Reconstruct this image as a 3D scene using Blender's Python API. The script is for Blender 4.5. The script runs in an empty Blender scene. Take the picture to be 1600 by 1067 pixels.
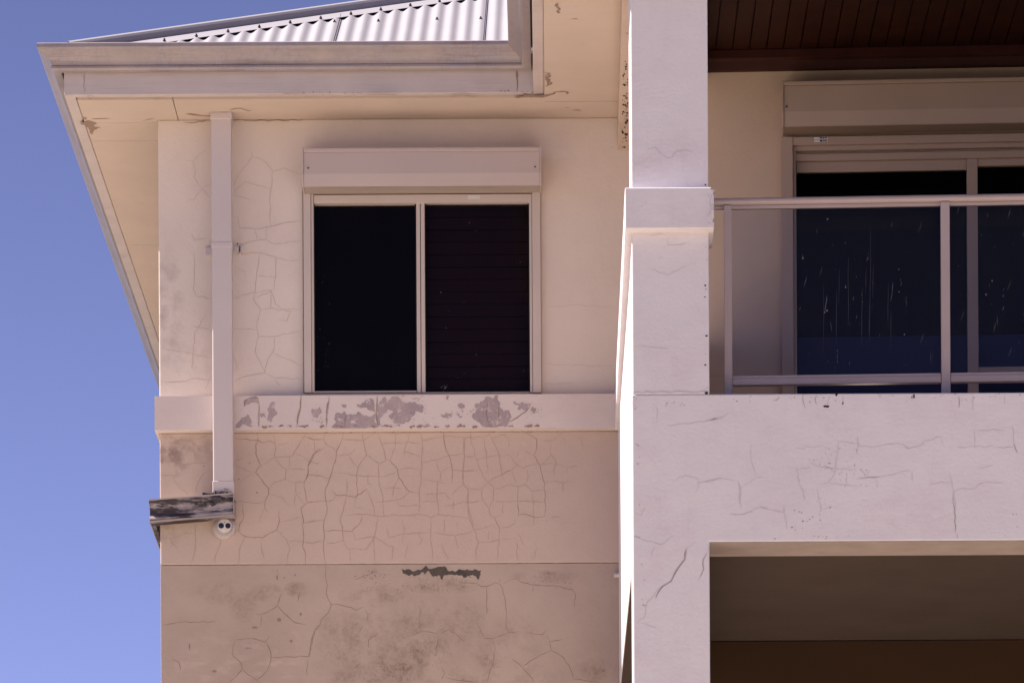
import bpy, bmesh, math, random
from mathutils import Vector
from mathutils.geometry import tessellate_polygon
R = math.radians
random.seed(7)

# ------------------------------------------------------------------ camera, sky, sun, exposure
scene = bpy.context.scene
FP = 7900.0                 # focal length in photo pixels (1600 wide)
VX, VY = 868.0, 2346.0      # where the camera axis (level) meets the picture plane
ROLL = 0.0055
CZ = 1.6                    # eye height
cd = bpy.data.cameras.new('camera'); cam = bpy.data.objects.new('camera', cd)
scene.collection.objects.link(cam); scene.camera = cam
cd.sensor_width = 36.0; cd.lens = FP/1600*36
cd.shift_x = (800-VX)/1600; cd.shift_y = (VY-533.5)/1600
cd.clip_start = .1; cd.clip_end = 3000
cam.location = (0, 0, CZ)
cam.rotation_euler = (R(90), ROLL, 0)

SUN_AZ, SUN_EL = math.atan2(-.994, .105), R(57)
world = bpy.data.worlds.new('World'); scene.world = world; world.use_nodes = True
wt = world.node_tree
sky = wt.nodes.new('ShaderNodeTexSky'); sky.sky_type = 'NISHITA'; sky.sun_disc = False
sky.sun_elevation = SUN_EL; sky.sun_rotation = SUN_AZ
sky.air_density = 0.5; sky.dust_density = 0.0; sky.ozone_density = 5.0; sky.altitude = 0
hs = wt.nodes.new('ShaderNodeMix'); hs.data_type = 'RGBA'; hs.blend_type = 'MULTIPLY'
hs.inputs[0].default_value = 1.0; hs.inputs[7].default_value = (1.30, .87, .95, 1)
wt.links.new(sky.outputs[0], hs.inputs[6])
tc = wt.nodes.new('ShaderNodeTexCoord'); sxyz = wt.nodes.new('ShaderNodeSeparateXYZ'); wt.links.new(tc.outputs['Generated'], sxyz.inputs[0])
mr = wt.nodes.new('ShaderNodeMapRange'); mr.inputs[1].default_value = .13; mr.inputs[2].default_value = .33; mr.inputs[3].default_value = 1.10; mr.inputs[4].default_value = .76
wt.links.new(sxyz.outputs[2], mr.inputs[0])
vm = wt.nodes.new('ShaderNodeVectorMath'); vm.operation = 'SCALE'; wt.links.new(hs.outputs[2], vm.inputs[0]); wt.links.new(mr.outputs[0], vm.inputs[3])
wt.links.new(vm.outputs[0], wt.nodes['Background'].inputs[0])
wt.nodes['Background'].inputs[1].default_value = .064
sl = bpy.data.lights.new('sun', 'SUN'); sun = bpy.data.objects.new('sun', sl)
scene.collection.objects.link(sun)
sl.energy = 5.0; sl.angle = R(.5); sl.color = (1.0, .92, .86)
ts = Vector((math.sin(SUN_AZ)*math.cos(SUN_EL), math.cos(SUN_AZ)*math.cos(SUN_EL), math.sin(SUN_EL)))
sun.rotation_euler = ts.to_track_quat('Z', 'Y').to_euler()
sun.location = (-12, 12, 25)
vs = scene.view_settings
scene.display_settings.display_device = 'sRGB'
vs.view_transform = 'Standard'; vs.look = 'None'; vs.gamma = 1; vs.use_curve_mapping = False
vs.exposure = 1.40
scene.cycles.max_bounces = 10; scene.cycles.diffuse_bounces = 6; scene.cycles.transparent_max_bounces = 12
scene.cycles.caustics_reflective = False; scene.cycles.caustics_refractive = False

# ------------------------------------------------------------------ planes of the building
def uv(px, py):
    dx, dy = px-VX, py-VY
    return dx-ROLL*dy, -(dy+ROLL*dx)
class Frame:                # a vertical plane: s runs along it, n away from the viewer, z up
    def __init__(self, ox, oy, a=0.0):
        self.ox, self.oy, self.c, self.s_ = ox, oy, math.cos(a), math.sin(a)
    def at(self, px, py, off=0.0):
        u, v = uv(px, py); k = u/FP
        Y = (off-self.ox*self.s_+self.oy*self.c)/(-k*self.s_+self.c); X = k*Y
        return (X-self.ox)*self.c+(Y-self.oy)*self.s_, CZ+v/FP*Y
    def w(self, s, n, z):
        return Vector((self.ox+s*self.c-n*self.s_, self.oy+s*self.s_+n*self.c, z))
    def rect(self, x0, y0, x1, y1, off=0.0):
        ym, xm = (y0+y1)/2, (x0+x1)/2
        s0, s1 = self.at(x0, ym, off)[0], self.at(x1, ym, off)[0]
        return s0, s1, self.at(xm, y1, off)[1], self.at(xm, y0, off)[1]
D1 = 26.333; D2 = 22.18; D3 = 25.10
F1 = Frame(0, D1)                       # wall with the window
F2 = Frame(0, D2)                       # front of the balcony
_k = uv(1240, 300)[0]/FP
F3 = Frame(_k*D3, D3, -R(2.6))          # wall with the sliding door, slightly askew
_k2 = uv(1300, 450)[0]/FP
F4 = Frame(_k2*22.36, 22.36, -R(2.3))   # balustrade, on the same line

# ------------------------------------------------------------------ mesh builder
class MB:
    def __init__(self): self.v, self.f, self.m = [], [], []
    def face(self, pts, mi=0):
        b = len(self.v); self.v += [Vector(p) for p in pts]
        self.f.append(list(range(b, b+len(pts)))); self.m.append(mi)
    def box(self, fr, s0, s1, n0, n1, z0, z1, mi=0):
        b = len(self.v)
        for n in (n0, n1):
            for s, z in ((s0, z0), (s1, z0), (s1, z1), (s0, z1)): self.v.append(fr.w(s, n, z))
        for q in ((0,1,2,3), (5,4,7,6), (4,0,3,7), (1,5,6,2), (3,2,6,7), (4,5,1,0)):
            self.f.append([b+i for i in q]); self.m.append(mi)
    def pbox(self, fr, x0, y0, x1, y1, nf, nb, mi=0):
        s0, s1, z0, z1 = fr.rect(x0, y0, x1, y1, nf); self.box(fr, s0, s1, nf, nb, z0, z1, mi)
    def prism(self, fr, prof, s0, s1, mi=0, cap=True):     # prof: closed list of (n, z), extruded along s
        b = len(self.v); k = len(prof)
        for s in (s0, s1):
            for n, z in prof: self.v.append(fr.w(s, n, z))
        for i in range(k):
            j = (i+1) % k; self.f.append([b+i, b+j, b+k+j, b+k+i]); self.m.append(mi)
        if cap:
            self.f.append([b+i for i in range(k)][::-1]); self.m.append(mi)
            self.f.append([b+k+i for i in range(k)]); self.m.append(mi)
    def sheet(self, fr, pts, n, mi=0):                     # flat outline at offset n
        tri = tessellate_polygon([[Vector((s, z, 0)) for s, z in pts]])
        b = len(self.v)
        for s, z in pts: self.v.append(fr.w(s, n, z))
        for t in tri: self.f.append([b+i for i in t]); self.m.append(mi)
    def slab(self, fr, xs, zs, n0, n1, holes=(), mi=0):    # wall of grid cells with openings
        nx, nz = len(xs), len(zs); b = len(self.v)
        for n in (n0, n1):
            for z in zs:
                for s in xs: self.v.append(fr.w(s, n, z))
        I = lambda i, j, k: b+k*nx*nz+j*nx+i
        solid = lambda i, j: 0 <= i < nx-1 and 0 <= j < nz-1 and (i, j) not in holes
        for i in range(nx-1):
            for j in range(nz-1):
                if not solid(i, j): continue
                q = [[I(i,j,0), I(i+1,j,0), I(i+1,j+1,0), I(i,j+1,0)], [I(i,j,1), I(i,j+1,1), I(i+1,j+1,1), I(i+1,j,1)]]
                if not solid(i-1, j): q.append([I(i,j,0), I(i,j+1,0), I(i,j+1,1), I(i,j,1)])
                if not solid(i+1, j): q.append([I(i+1,j,0), I(i+1,j,1), I(i+1,j+1,1), I(i+1,j+1,0)])
                if not solid(i, j-1): q.append([I(i,j,0), I(i,j,1), I(i+1,j,1), I(i+1,j,0)])
                if not solid(i, j+1): q.append([I(i,j+1,0), I(i+1,j+1,0), I(i+1,j+1,1), I(i,j+1,1)])
                for f in q: self.f.append(f); self.m.append(mi)
    def tube(self, pts, r, seg=12, mi=0, cap=True):
        pts = [Vector(p) for p in pts]; b = len(self.v); k = len(pts)
        for i, p in enumerate(pts):
            d = (pts[min(i+1, k-1)]-pts[max(i-1, 0)]).normalized()
            a = d.orthogonal().normalized(); c = d.cross(a)
            rr = r[i] if isinstance(r, (list, tuple)) else r
            for q in range(seg):
                t = 2*math.pi*q/seg; self.v.append(p+a*math.cos(t)*rr+c*math.sin(t)*rr)
        for i in range(k-1):
            for q in range(seg):
                w = (q+1) % seg
                self.f.append([b+i*seg+q, b+i*seg+w, b+(i+1)*seg+w, b+(i+1)*seg+q]); self.m.append(mi)
        if cap:
            self.f.append([b+q for q in range(seg)][::-1]); self.m.append(mi)
            self.f.append([b+(k-1)*seg+q for q in range(seg)]); self.m.append(mi)
    def ribbon(self, fr, pts, w, n, mi=0, taper=True, rough=.35, step=.02):
        # a hairline: fractal path with uneven width, drawn on the plane
        P = [Vector((s, z)) for s, z in pts]; Q = [P[0]]
        for a, c in zip(P, P[1:]):
            L = (c-a).length; k = max(1, int(L/step)); nrm = Vector((-(c-a).y, (c-a).x)).normalized() if L > 0 else Vector((0, 1))
            for i in range(1, k+1):
                q = a.lerp(c, i/k)
                if i < k: q = q+nrm*random.uniform(-1, 1)*step*rough*.55
                Q.append(q)
        k = len(Q); b = len(self.v); n = n-random.random()*.0006
        for i, q in enumerate(Q):
            d = (Q[min(i+1, k-1)]-Q[max(i-1, 0)])
            d = Vector((-d.y, d.x)).normalized() if d.length > 0 else Vector((0, 1))
            t = i/max(1, k-1); ww = w*random.uniform(.55, 1.25)
            if taper: ww *= min(1, .35+5*min(t, 1-t))
            for sg in (-1, 1):
                p = q+d*sg*ww/2; self.v.append(fr.w(p.x, n, p.y))
        for i in range(k-1):
            self.f.append([b+2*i, b+2*i+1, b+2*i+3, b+2*i+2]); self.m.append(mi)
    def blob(self, fr, pts, n, mi=0, rough=.22, depth=3, lim=None):
        P = [Vector(p) for p in pts]
        for _ in range(depth):
            Q = []
            for i, a in enumerate(P):
                c = P[(i+1) % len(P)]; d = c-a
                Q += [a, a+d*random.uniform(.4, .6)+Vector((-d.y, d.x))*random.uniform(-rough, rough)]
            P = Q
        if lim: P = [Vector((p.x, min(max(p.y, lim[0]), lim[1]))) for p in P]
        self.sheet(fr, [(p.x, p.y) for p in P], n-random.random()*.0005, mi)
    def build(self, name, mats, parent=None, origin=None, bevel=0, seg=2, smooth=False, angle=30):
        if not isinstance(mats, (list, tuple)): mats = [mats]
        o0 = Vector(origin) if origin is not None else (Vector(parent.get('_b')) if parent is not None else Vector((0, 0, 0)))
        me = bpy.data.meshes.new(name)
        me.from_pydata([v-o0 for v in self.v], [], self.f)
        for m in mats: me.materials.append(m)
        for p, m in zip(me.polygons, self.m): p.material_index = m; p.use_smooth = smooth
        bm = bmesh.new(); bm.from_mesh(me)
        if self_merge(self): bmesh.ops.remove_doubles(bm, verts=bm.verts, dist=1e-6)
        bm.to_mesh(me); bm.free(); me.update()
        o = bpy.data.objects.new(name, me); scene.collection.objects.link(o)
        if parent is not None:
            o.parent = parent; o['_b'] = tuple(o0)
        else:
            o.location = o0; o['_b'] = tuple(o0)
        if bevel:
            b = o.modifiers.new('bevel', 'BEVEL'); b.width = bevel; b.segments = seg; b.limit_method = 'ANGLE'; b.angle_limit = R(angle)
            b.harden_normals = False
        return o
def self_merge(mb): return getattr(mb, 'merge', False)
def empty(name, loc, label, cat, group=None):
    o = bpy.data.objects.new(name, None); scene.collection.objects.link(o)
    o.location = loc; o['_b'] = tuple(loc); o['label'] = label; o['category'] = cat
    o.empty_display_size = .3
    if group: o['group'] = group
    return o

# ------------------------------------------------------------------ materials
def mat(name, col, rough=.8, spec=.3, var=None, vscale=3, bump=0, bscale=60, bump2=0, streak=0, streakcol=None, metal=0, detail=6, dist=.01):
    m = bpy.data.materials.new(name); m.use_nodes = True; t = m.node_tree; P = t.nodes['Principled BSDF']
    P.inputs['Roughness'].default_value = rough; P.inputs['Specular IOR Level'].default_value = spec
    P.inputs['Metallic'].default_value = metal
    P.inputs['Base Color'].default_value = (*col, 1)
    geo = t.nodes.new('ShaderNodeNewGeometry'); out = None
    if var:
        n = t.nodes.new('ShaderNodeTexNoise'); n.inputs['Scale'].default_value = vscale; n.inputs['Detail'].default_value = detail; n.inputs['Roughness'].default_value = .6
        t.links.new(geo.outputs['Position'], n.inputs['Vector'])
        r = t.nodes.new('ShaderNodeValToRGB'); r.color_ramp.elements[0].position = .35; r.color_ramp.elements[1].position = .68
        r.color_ramp.elements[0].color = (*var, 1); r.color_ramp.elements[1].color = (*col, 1)
        t.links.new(n.outputs['Fac'], r.inputs['Fac']); out = r.outputs['Color']
        t.links.new(out, P.inputs['Base Color'])
    if bump:
        n2 = t.nodes.new('ShaderNodeTexNoise'); n2.inputs['Scale'].default_value = bscale; n2.inputs['Detail'].default_value = 5
        t.links.new(geo.outputs['Position'], n2.inputs['Vector'])
        b = t.nodes.new('ShaderNodeBump'); b.inputs['Strength'].default_value = bump; b.inputs['Distance'].default_value = dist
        t.links.new(n2.outputs['Fac'], b.inputs['Height'])
        if bump2:
            n3 = t.nodes.new('ShaderNodeTexNoise'); n3.inputs['Scale'].default_value = 5; n3.inputs['Detail'].default_value = 3
            t.links.new(geo.outputs['Position'], n3.inputs['Vector'])
            b2 = t.nodes.new('ShaderNodeBump'); b2.inputs['Strength'].default_value = bump2; b2.inputs['Distance'].default_value = .03
            t.links.new(n3.outputs['Fac'], b2.inputs['Height']); t.links.new(b.outputs[0], b2.inputs['Normal'])
            t.links.new(b2.outputs[0], P.inputs['Normal'])
        else: t.links.new(b.outputs[0], P.inputs['Normal'])
    return m
def base_socket(m):
    P = m.node_tree.nodes['Principled BSDF']; i = P.inputs['Base Color']
    if i.is_linked: return i.links[0].from_socket
    n = m.node_tree.nodes.new('ShaderNodeRGB'); n.outputs[0].default_value = i.default_value; return n.outputs[0]
def overlay(m, fac, col):       # fac: socket, col: tuple
    t = m.node_tree; x = t.nodes.new('ShaderNodeMix'); x.data_type = 'RGBA'
    s = base_socket(m); t.links.new(s, x.inputs[6]); x.inputs[7].default_value = (*col, 1)
    t.links.new(fac, x.inputs[0]); t.links.new(x.outputs[2], m.node_tree.nodes['Principled BSDF'].inputs['Base Color'])
def math_n(t, op, a, b=None, clamp=False):
    n = t.nodes.new('ShaderNodeMath'); n.operation = op; n.use_clamp = clamp
    for i, x in enumerate((a, b)):
        if x is None: continue
        if isinstance(x, (int, float)): n.inputs[i].default_value = x
        else: t.links.new(x, n.inputs[i])
    return n.outputs[0]
def noise_n(t, scale, detail=5, vec=(1, 1, 1), rough=.6, off=(0, 0, 0)):
    geo = t.nodes.new('ShaderNodeNewGeometry'); mp = t.nodes.new('ShaderNodeMapping')
    mp.inputs['Scale'].default_value = vec; mp.inputs['Location'].default_value = off
    t.links.new(geo.outputs['Position'], mp.inputs['Vector'])
    n = t.nodes.new('ShaderNodeTexNoise'); n.inputs['Scale'].default_value = scale; n.inputs['Detail'].default_value = detail; n.inputs['Roughness'].default_value = rough
    t.links.new(mp.outputs[0], n.inputs['Vector']); return n.outputs['Fac']
def ramp_n(t, x, lo, hi):
    n = t.nodes.new('ShaderNodeMapRange'); n.inputs[1].default_value = lo; n.inputs[2].default_value = hi
    t.links.new(x, n.inputs[0]); return n.outputs[0]
def region_n(t, fr, blobs):     # soft patches: (px, py, rx, ry, weight) on a plane, as stains that stay put
    geo = t.nodes.new('ShaderNodeNewGeometry'); sp = t.nodes.new('ShaderNodeSeparateXYZ'); t.links.new(geo.outputs['Position'], sp.inputs[0])
    tot = None; k = FP/fr.oy
    for px, py, rx, ry, w in blobs:
        s, z = fr.at(px, py)
        dx = math_n(t, 'DIVIDE', math_n(t, 'SUBTRACT', sp.outputs[0], s), rx/k)
        dz = math_n(t, 'DIVIDE', math_n(t, 'SUBTRACT', sp.outputs[2], z), ry/k)
        e = math_n(t, 'ADD', math_n(t, 'MULTIPLY', dx, dx), math_n(t, 'MULTIPLY', dz, dz))
        g = math_n(t, 'MULTIPLY', math_n(t, 'SUBTRACT', 1.0, e, True), w)
        tot = g if tot is None else math_n(t, 'MAXIMUM', tot, g)
    return tot

M = {}
M['wall_up'] = mat('cream_render', (.69, .60, .535), .9, .2, (.65, .56, .50), 1.8, .13, 70, .10)
M['wall_low'] = mat('pink_beige_render', (.53, .415, .355), .9, .2, (.49, .38, .325), 1.6, .13, 70, .12)
M['wall_base'] = mat('pink_beige_render_lower', (.46, .362, .305), .9, .2, (.395, .305, .255), 2.2, .18, 60, .2)
M['band'] = mat('band_render', (.64, .555, .52), .85, .2, (.60, .515, .485), 3, .12, 70)
M['front'] = mat('pale_mauve_render', (.69, .645, .665), .85, .2, (.655, .61, .63), 2.2, .16, 60, .16)
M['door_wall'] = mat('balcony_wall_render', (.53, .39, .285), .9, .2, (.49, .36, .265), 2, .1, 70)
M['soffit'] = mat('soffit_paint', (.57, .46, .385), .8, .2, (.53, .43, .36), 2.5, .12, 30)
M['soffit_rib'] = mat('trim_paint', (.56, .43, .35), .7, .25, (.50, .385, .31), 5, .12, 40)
M['fascia'] = mat('fascia_paint', (.57, .485, .455), .45, .5, (.51, .435, .41), 4, .08, 40)
M['gutter'] = mat('weathered_gutter_steel', (.36, .295, .275), .36, .6, (.30, .25, .235), 6, .06, 40)
M['pipe'] = mat('downpipe_paint', (.57, .50, .49), .5, .35, (.545, .475, .465), 3)
M['roof'] = mat('white_roof_steel', (.265, .247, .27), .6, .25, (.255, .237, .26), 2.5)
M['alu'] = mat('beige_powdercoat', (.55, .465, .42), .42, .4, (.52, .44, .395), 4)
M['shutter'] = mat('shutter_box_paint', (.50, .41, .375), .42, .4, (.475, .39, .36), 3)
M['shutter_dark'] = mat('shutter_underside', (.37, .30, .26), .5, .3)
M['door_alu'] = mat('door_frame_paint', (.38, .27, .205), .45, .35, (.36, .255, .195), 4)
M['door_dark'] = mat('door_shutter_underside', (.22, .15, .105), .5, .3)
M['rail'] = mat('railing_powdercoat', (.39, .305, .295), .35, .5, (.365, .285, .275), 6)
M['rubber'] = mat('black_gasket', (.012, .01, .01), .6, .2)
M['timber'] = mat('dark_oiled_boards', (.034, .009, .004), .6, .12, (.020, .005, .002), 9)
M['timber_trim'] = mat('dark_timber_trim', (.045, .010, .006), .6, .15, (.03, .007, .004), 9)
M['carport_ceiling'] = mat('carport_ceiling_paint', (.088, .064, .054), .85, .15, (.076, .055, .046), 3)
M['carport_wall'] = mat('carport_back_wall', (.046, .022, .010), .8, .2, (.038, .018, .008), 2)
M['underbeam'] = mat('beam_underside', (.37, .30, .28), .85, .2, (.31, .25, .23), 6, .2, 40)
M['crack'] = mat('crack_line', (.29, .205, .165), .95, .05)
M['hair'] = mat('hairline_crack', (.39, .29, .235), .95, .05)
M['hair_base'] = mat('hairline_crack_dark', (.26, .19, .155), .95, .05)
M['hair_up'] = mat('hairline_crack_cream', (.52, .43, .38), .95, .05)
M['hair_front'] = mat('hairline_crack_pale', (.55, .50, .51), .95, .05)
M['crack_front'] = mat('open_crack', (.33, .275, .27), .95, .05)
M['peel'] = mat('bare_render_patch', (.43, .345, .34), .95, .1, (.34, .275, .28), 9, .4, 60)
M['peel_dark'] = mat('bare_cement_patch', (.115, .095, .085), .95, .1, (.08, .068, .06), 25, .5, 60)
M['chip'] = mat('dark_pinhole', (.035, .028, .026), .95, .05)
M['edge'] = mat('brown_drip_edge', (.33, .22, .17), .95, .05)
M['unlit'] = mat('unlit_black', (.012, .010, .011), .9, .1)  # near-black colour holds the darkness of the rooms and the roof gaps
M['blind'] = mat('dark_blind_slat', (.085, .042, .055), .7, .2)
M['label'] = mat('white_sticker', (.62, .58, .56), .6, .3)
M['cam_white'] = mat('camera_shell_plastic', (.45, .40, .39), .35, .5, (.41, .36, .355), 20)
M['cam_face'] = mat('camera_face_plastic', (.55, .50, .49), .4, .5)
M['cam_dark'] = mat('camera_lens_glass', (.006, .004, .004), .12, .6)
M['cam_ring'] = mat('camera_grey_ring', (.36, .31, .30), .45, .4)
M['debris'] = mat('caked_dirt', (.10, .085, .10), .95, .1, (.02, .018, .03), 40, .9, 80)
M['screw'] = mat('dark_screw', (.05, .035, .03), .6, .3)
M['ground'] = mat('grey_asphalt', (.11, .105, .10), .9, .1, (.08, .08, .075), .6, .2, 12)
M['paving'] = mat('pale_paving', (.52, .45, .365), .9, .1, (.47, .40, .325), .6, .2, 12)
M['drip'] = mat('dried_drip_mark', (.27, .25, .29), .9, .1)

# pale weathering on the wall below the window band, dirt stains
t = M['wall_base'].node_tree
rg = region_n(t, F1, [(600, 1030, 120, 80, 1), (560, 1000, 60, 60, .7), (680, 990, 110, 70, .7), (585, 930, 60, 22, .9), (690, 915, 75, 14, .9),
                      (408, 925, 40, 16, .8), (463, 920, 22, 14, .8), (350, 925, 60, 22, .45), (380, 950, 25, 25, .6), (760, 1035, 60, 40, .7), (800, 1000, 60, 50, .5),
                      (520, 980, 25, 30, .5), (720, 1060, 200, 40, .6), (850, 900, 60, 12, .6), (930, 1050, 40, 25, .5)])
spk = ramp_n(t, noise_n(t, 55, 6, rough=.75), .40, .66)
cl = ramp_n(t, noise_n(t, 7, 5, rough=.7), .38, .66)
overlay(M['wall_base'], math_n(t, 'MULTIPLY', math_n(t, 'MULTIPLY', rg, math_n(t, 'ADD', math_n(t, 'MULTIPLY', spk, .85), .25)), cl), (.135, .088, .066))
# light patch repairs near the foot
rp = region_n(t, F1, [(330, 1045, 90, 40, .8), (430, 1040, 50, 40, .8), (335, 1000, 60, 20, .5), (455, 995, 18, 22, .6), (392, 1005, 30, 22, .5)])
sw = ramp_n(t, noise_n(t, 6, 3, (1, 1, 2.6), off=(3, 0, 1)), .50, .60)
overlay(M['wall_base'], math_n(t, 'MULTIPLY', math_n(t, 'MULTIPLY', rp, sw), .55), (.55, .42, .39))
t = M['wall_low'].node_tree
rg = region_n(t, F1, [(265, 710, 40, 40, .8), (300, 700, 70, 25, .4), (262, 830, 30, 25, .3)])
overlay(M['wall_low'], math_n(t, 'MULTIPLY', rg, ramp_n(t, noise_n(t, 16, 5), .42, .62)), (.22, .155, .13))
t = M['wall_up'].node_tree
rg = region_n(t, F1, [(262, 480, 30, 110, .6), (300, 560, 60, 40, .3), (780, 245, 120, 16, .25)])
overlay(M['wall_up'], math_n(t, 'MULTIPLY', rg, ramp_n(t, noise_n(t, 12, 5), .42, .66)), (.36, .29, .27))
# streaky, chalking finish on the gutter and fascia
def weather(key, sc, vec, lo, hi, col, amt):
    t = M[key].node_tree
    a = ramp_n(t, noise_n(t, sc, 6, vec, .7), lo, hi); b = ramp_n(t, noise_n(t, 2.2, 4, (1, 1, 1), .6, (5, 2, 0)), .35, .65)
    overlay(M[key], math_n(t, 'MULTIPLY', math_n(t, 'MULTIPLY', a, b), amt), col)
weather('gutter', 22, (4.5, 4.5, .6), .36, .62, (.25, .225, .29), .95)
weather('gutter', 7, (5, .25, 5), .46, .62, (.24, .165, .12), .45)
weather('soffit_rib', 7, (5, .25, 5), .48, .62, (.36, .27, .22), .5)
weather('gutter', 9, (.35, .35, 8), .50, .66, (.17, .12, .10), .7)
overlay(M['peel'], ramp_n(M['peel'].node_tree, noise_n(M['peel'].node_tree, 20, 6, rough=.7), .56, .66), (.66, .57, .53))
weather('fascia', 8, (.3, .3, 9), .50, .70, (.36, .27, .27), .6)
weather('soffit', 7, (1, 1, 1), .60, .74, (.36, .27, .22), .35)
weather('roof', 6, (6, .4, .4), .45, .75, (.22, .205, .23), .5)
weather('shutter', 6, (.4, 1, 6), .5, .75, (.37, .30, .27), .3)
weather('underbeam', 3.2, (.5, .5, 1), .45, .65, (.45, .38, .35), .5)
weather('front', 3, (1, 1, 1.5), .46, .70, (.60, .50, .52), .6)
weather('front', 5, (3.2, 3.2, .35), .52, .74, (.55, .50, .515), .3)
weather('wall_low', 5, (1, 1, 1), .5, .75, (.40, .30, .25), .3)
weather('wall_up', 5, (1, 1, .6), .5, .75, (.56, .48, .44), .35)
weather('cam_white', 30, (1, 1, 1), .5, .7, (.36, .31, .29), .5)

# thin dirty glass
def glass(name, tint, dust, refl=1.0, spots=0.0):
    m = bpy.data.materials.new(name); m.use_nodes = True; t = m.node_tree; t.nodes.clear()
    o = t.nodes.new('ShaderNodeOutputMaterial')
    tr = t.nodes.new('ShaderNodeBsdfTransparent'); tr.inputs[0].default_value = (*tint, 1)
    gl = t.nodes.new('ShaderNodeBsdfGlossy'); gl.inputs['Roughness'].default_value = .015; gl.inputs['Color'].default_value = (refl, refl, refl, 1)
    fr = t.nodes.new('ShaderNodeFresnel'); fr.inputs[0].default_value = 1.5
    mx = t.nodes.new('ShaderNodeMixShader'); t.links.new(fr.outputs[0], mx.inputs[0]); t.links.new(tr.outputs[0], mx.inputs[1]); t.links.new(gl.outputs[0], mx.inputs[2])
    df = t.nodes.new('ShaderNodeBsdfDiffuse'); df.inputs[0].default_value = (.5, .46, .52, 1)
    mx2 = t.nodes.new('ShaderNodeMixShader'); t.links.new(mx.outputs[0], mx2.inputs[1]); t.links.new(df.outputs[0], mx2.inputs[2])
    st = math_n(t, 'MULTIPLY', ramp_n(t, noise_n(t, 14, 5, (6, 1, .35), .7), .45, .75), dust)
    sp = math_n(t, 'MULTIPLY', ramp_n(t, noise_n(t, 110, 2, (1, 1, .6), .6), .70, .76), spots)
    t.links.new(math_n(t, 'ADD', math_n(t, 'ADD', st, sp), dust*.35), mx2.inputs[0]); t.links.new(mx2.outputs[0], o.inputs[0]); return m
M['glass'] = glass('tinted_window_glass', (.44, .36, .40), .006, .14, .03)
M['door_glass'] = glass('tinted_door_glass', (.62, .58, .62), .003, .12)
M['panel_glass'] = glass('balustrade_glass', (.76, .80, .92), .012, .30, .05)

# ------------------------------------------------------------------ ground
g = MB(); g.face([(-1500, -1500, 0), (1500, -1500, 0), (1500, 1500, 0), (-1500, 1500, 0)])
go = g.build('ground', M['ground'])
go['kind'] = 'structure'
g = MB(); g.face([(-20, 3, .004), (34, 3, .004), (34, D2-.2, .004), (-20, D2-.2, .004)]); g.face([(-20, D2-.2, .004), (-.1, D2-.2, .004), (-.1, D1+1, .004), (-20, D1+1, .004)]); fo = g.build('bounce_forecourt', M['paving']); fo['kind'] = 'structure'  # unseen pale ground added to bounce light up onto the walls
g = MB(); g.face([(-.1, D2-.2, .004), (12, D2-.2, .004), (12, D1, .004), (-.1, D1, .004)]); dg = g.build('bounce_cut_floor', mat('dark_bounce_cut', (.07, .055, .045), .9, .1, (.05, .04, .035), 2)); dg['kind'] = 'structure'  # unseen dark floor added under the carport to cut bounce light

# ------------------------------------------------------------------ the house
XL, _ = F1.at(249, 600)                     # left corner of the wall
XR = F1.at(1046, 400)[0]                    # wall ends behind the column, where the balcony recess steps forward
ZS = F1.at(600, 186)[1]                     # soffit level
YF = D1-.44                                 # face of the front fascia
FF = Frame(0, YF)
house = empty('house', (XL, D1, 0), 'pale rendered two-storey house with white corrugated hip roof, cracked walls and a glass-railed balcony', 'house')

zb0, zb1 = F1.rect(249, 617, 960, 670, -.075)[2:]          # band under the window
zj = F1.at(600, 881)[1]                                   # horizontal joint
s0, s1, z0, z1 = F1.rect(474, 303, 845, 613)
wu = MB(); wu.merge = True
wu.slab(F1, [XL, s0, s1, XR], [zb0, z0-.002, z1+.05, ZS], 0, .25, {(1, 1)})

def P(fr, off, ox, oy, sc, txt):            # 'x,y x,y' in an enlarged crop -> points on the plane
    out = []
    for w in txt.split():
        x, y = w.split(','); out.append(fr.at(ox+float(x)/sc, oy+float(y)/sc, off))
    return out
def cracks(mb, fr, off, ox, oy, sc, txt, w, mi):
    for ln in txt.strip().split(';'):
        if ln.strip(): mb.ribbon(fr, P(fr, off, ox, oy, sc, ln), w, off, mi)

# upper wall cracks (crop 230,160 x2.222)
cracks(wu, F1, -.0012, 230, 160, 2.222, '''130,200 160,205 168,240 163,262 190,300 218,330; 160,205 190,175 205,168; 190,300 222,283; 190,300 165,335 135,345;
150,520 160,525 165,570 160,650 175,675 225,680; 205,735 185,770 165,800 160,850 157,930; 150,775 225,793; 60,855 140,870 225,888; 48,968 120,970 150,960 225,962; 205,1000 215,960; 150,455 165,480 210,470;
300,290 325,240 348,215 365,190 360,170; 365,190 400,200 435,240 475,228 535,250; 435,240 430,300 425,345 430,430; 300,315 340,275 425,300; 300,320 360,338; 
300,395 315,400 320,435 375,440 425,432 470,420 535,412; 415,435 412,478 380,480 300,500; 375,440 382,480; 412,478 440,492 535,480; 300,528 390,522 440,535 480,548 535,550;
392,522 380,600 376,660 300,680; 382,603 450,605; 445,535 447,600 440,650 376,662; 300,565 320,580 345,590; 376,662 368,680 395,720 380,770; 376,680 430,655 445,700 470,720 535,718; 430,655 428,715;
395,720 430,715 500,725 485,760 455,755; 380,770 385,815 375,860 392,900 410,940; 385,815 445,812 500,800 535,795; 445,812 440,860 420,890 408,940; 300,785 380,790; 410,940 345,950 300,968; 410,940 440,955 535,960; 440,960 465,985; 300,870 310,930; 440,870 535,915''', .0027, 2)
cracks(wu, F1, -.0012, 845, 480, 1, '''0,88 40,90 112,92; 10,0 60,-4 110,0; 5,120 50,118''', .0020, 2)
cracks(wu, F1, -.0012, 230, 160, 2.222, '125,70 150,72 222,62; 297,60 420,66 540,62', .004, 1)
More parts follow.
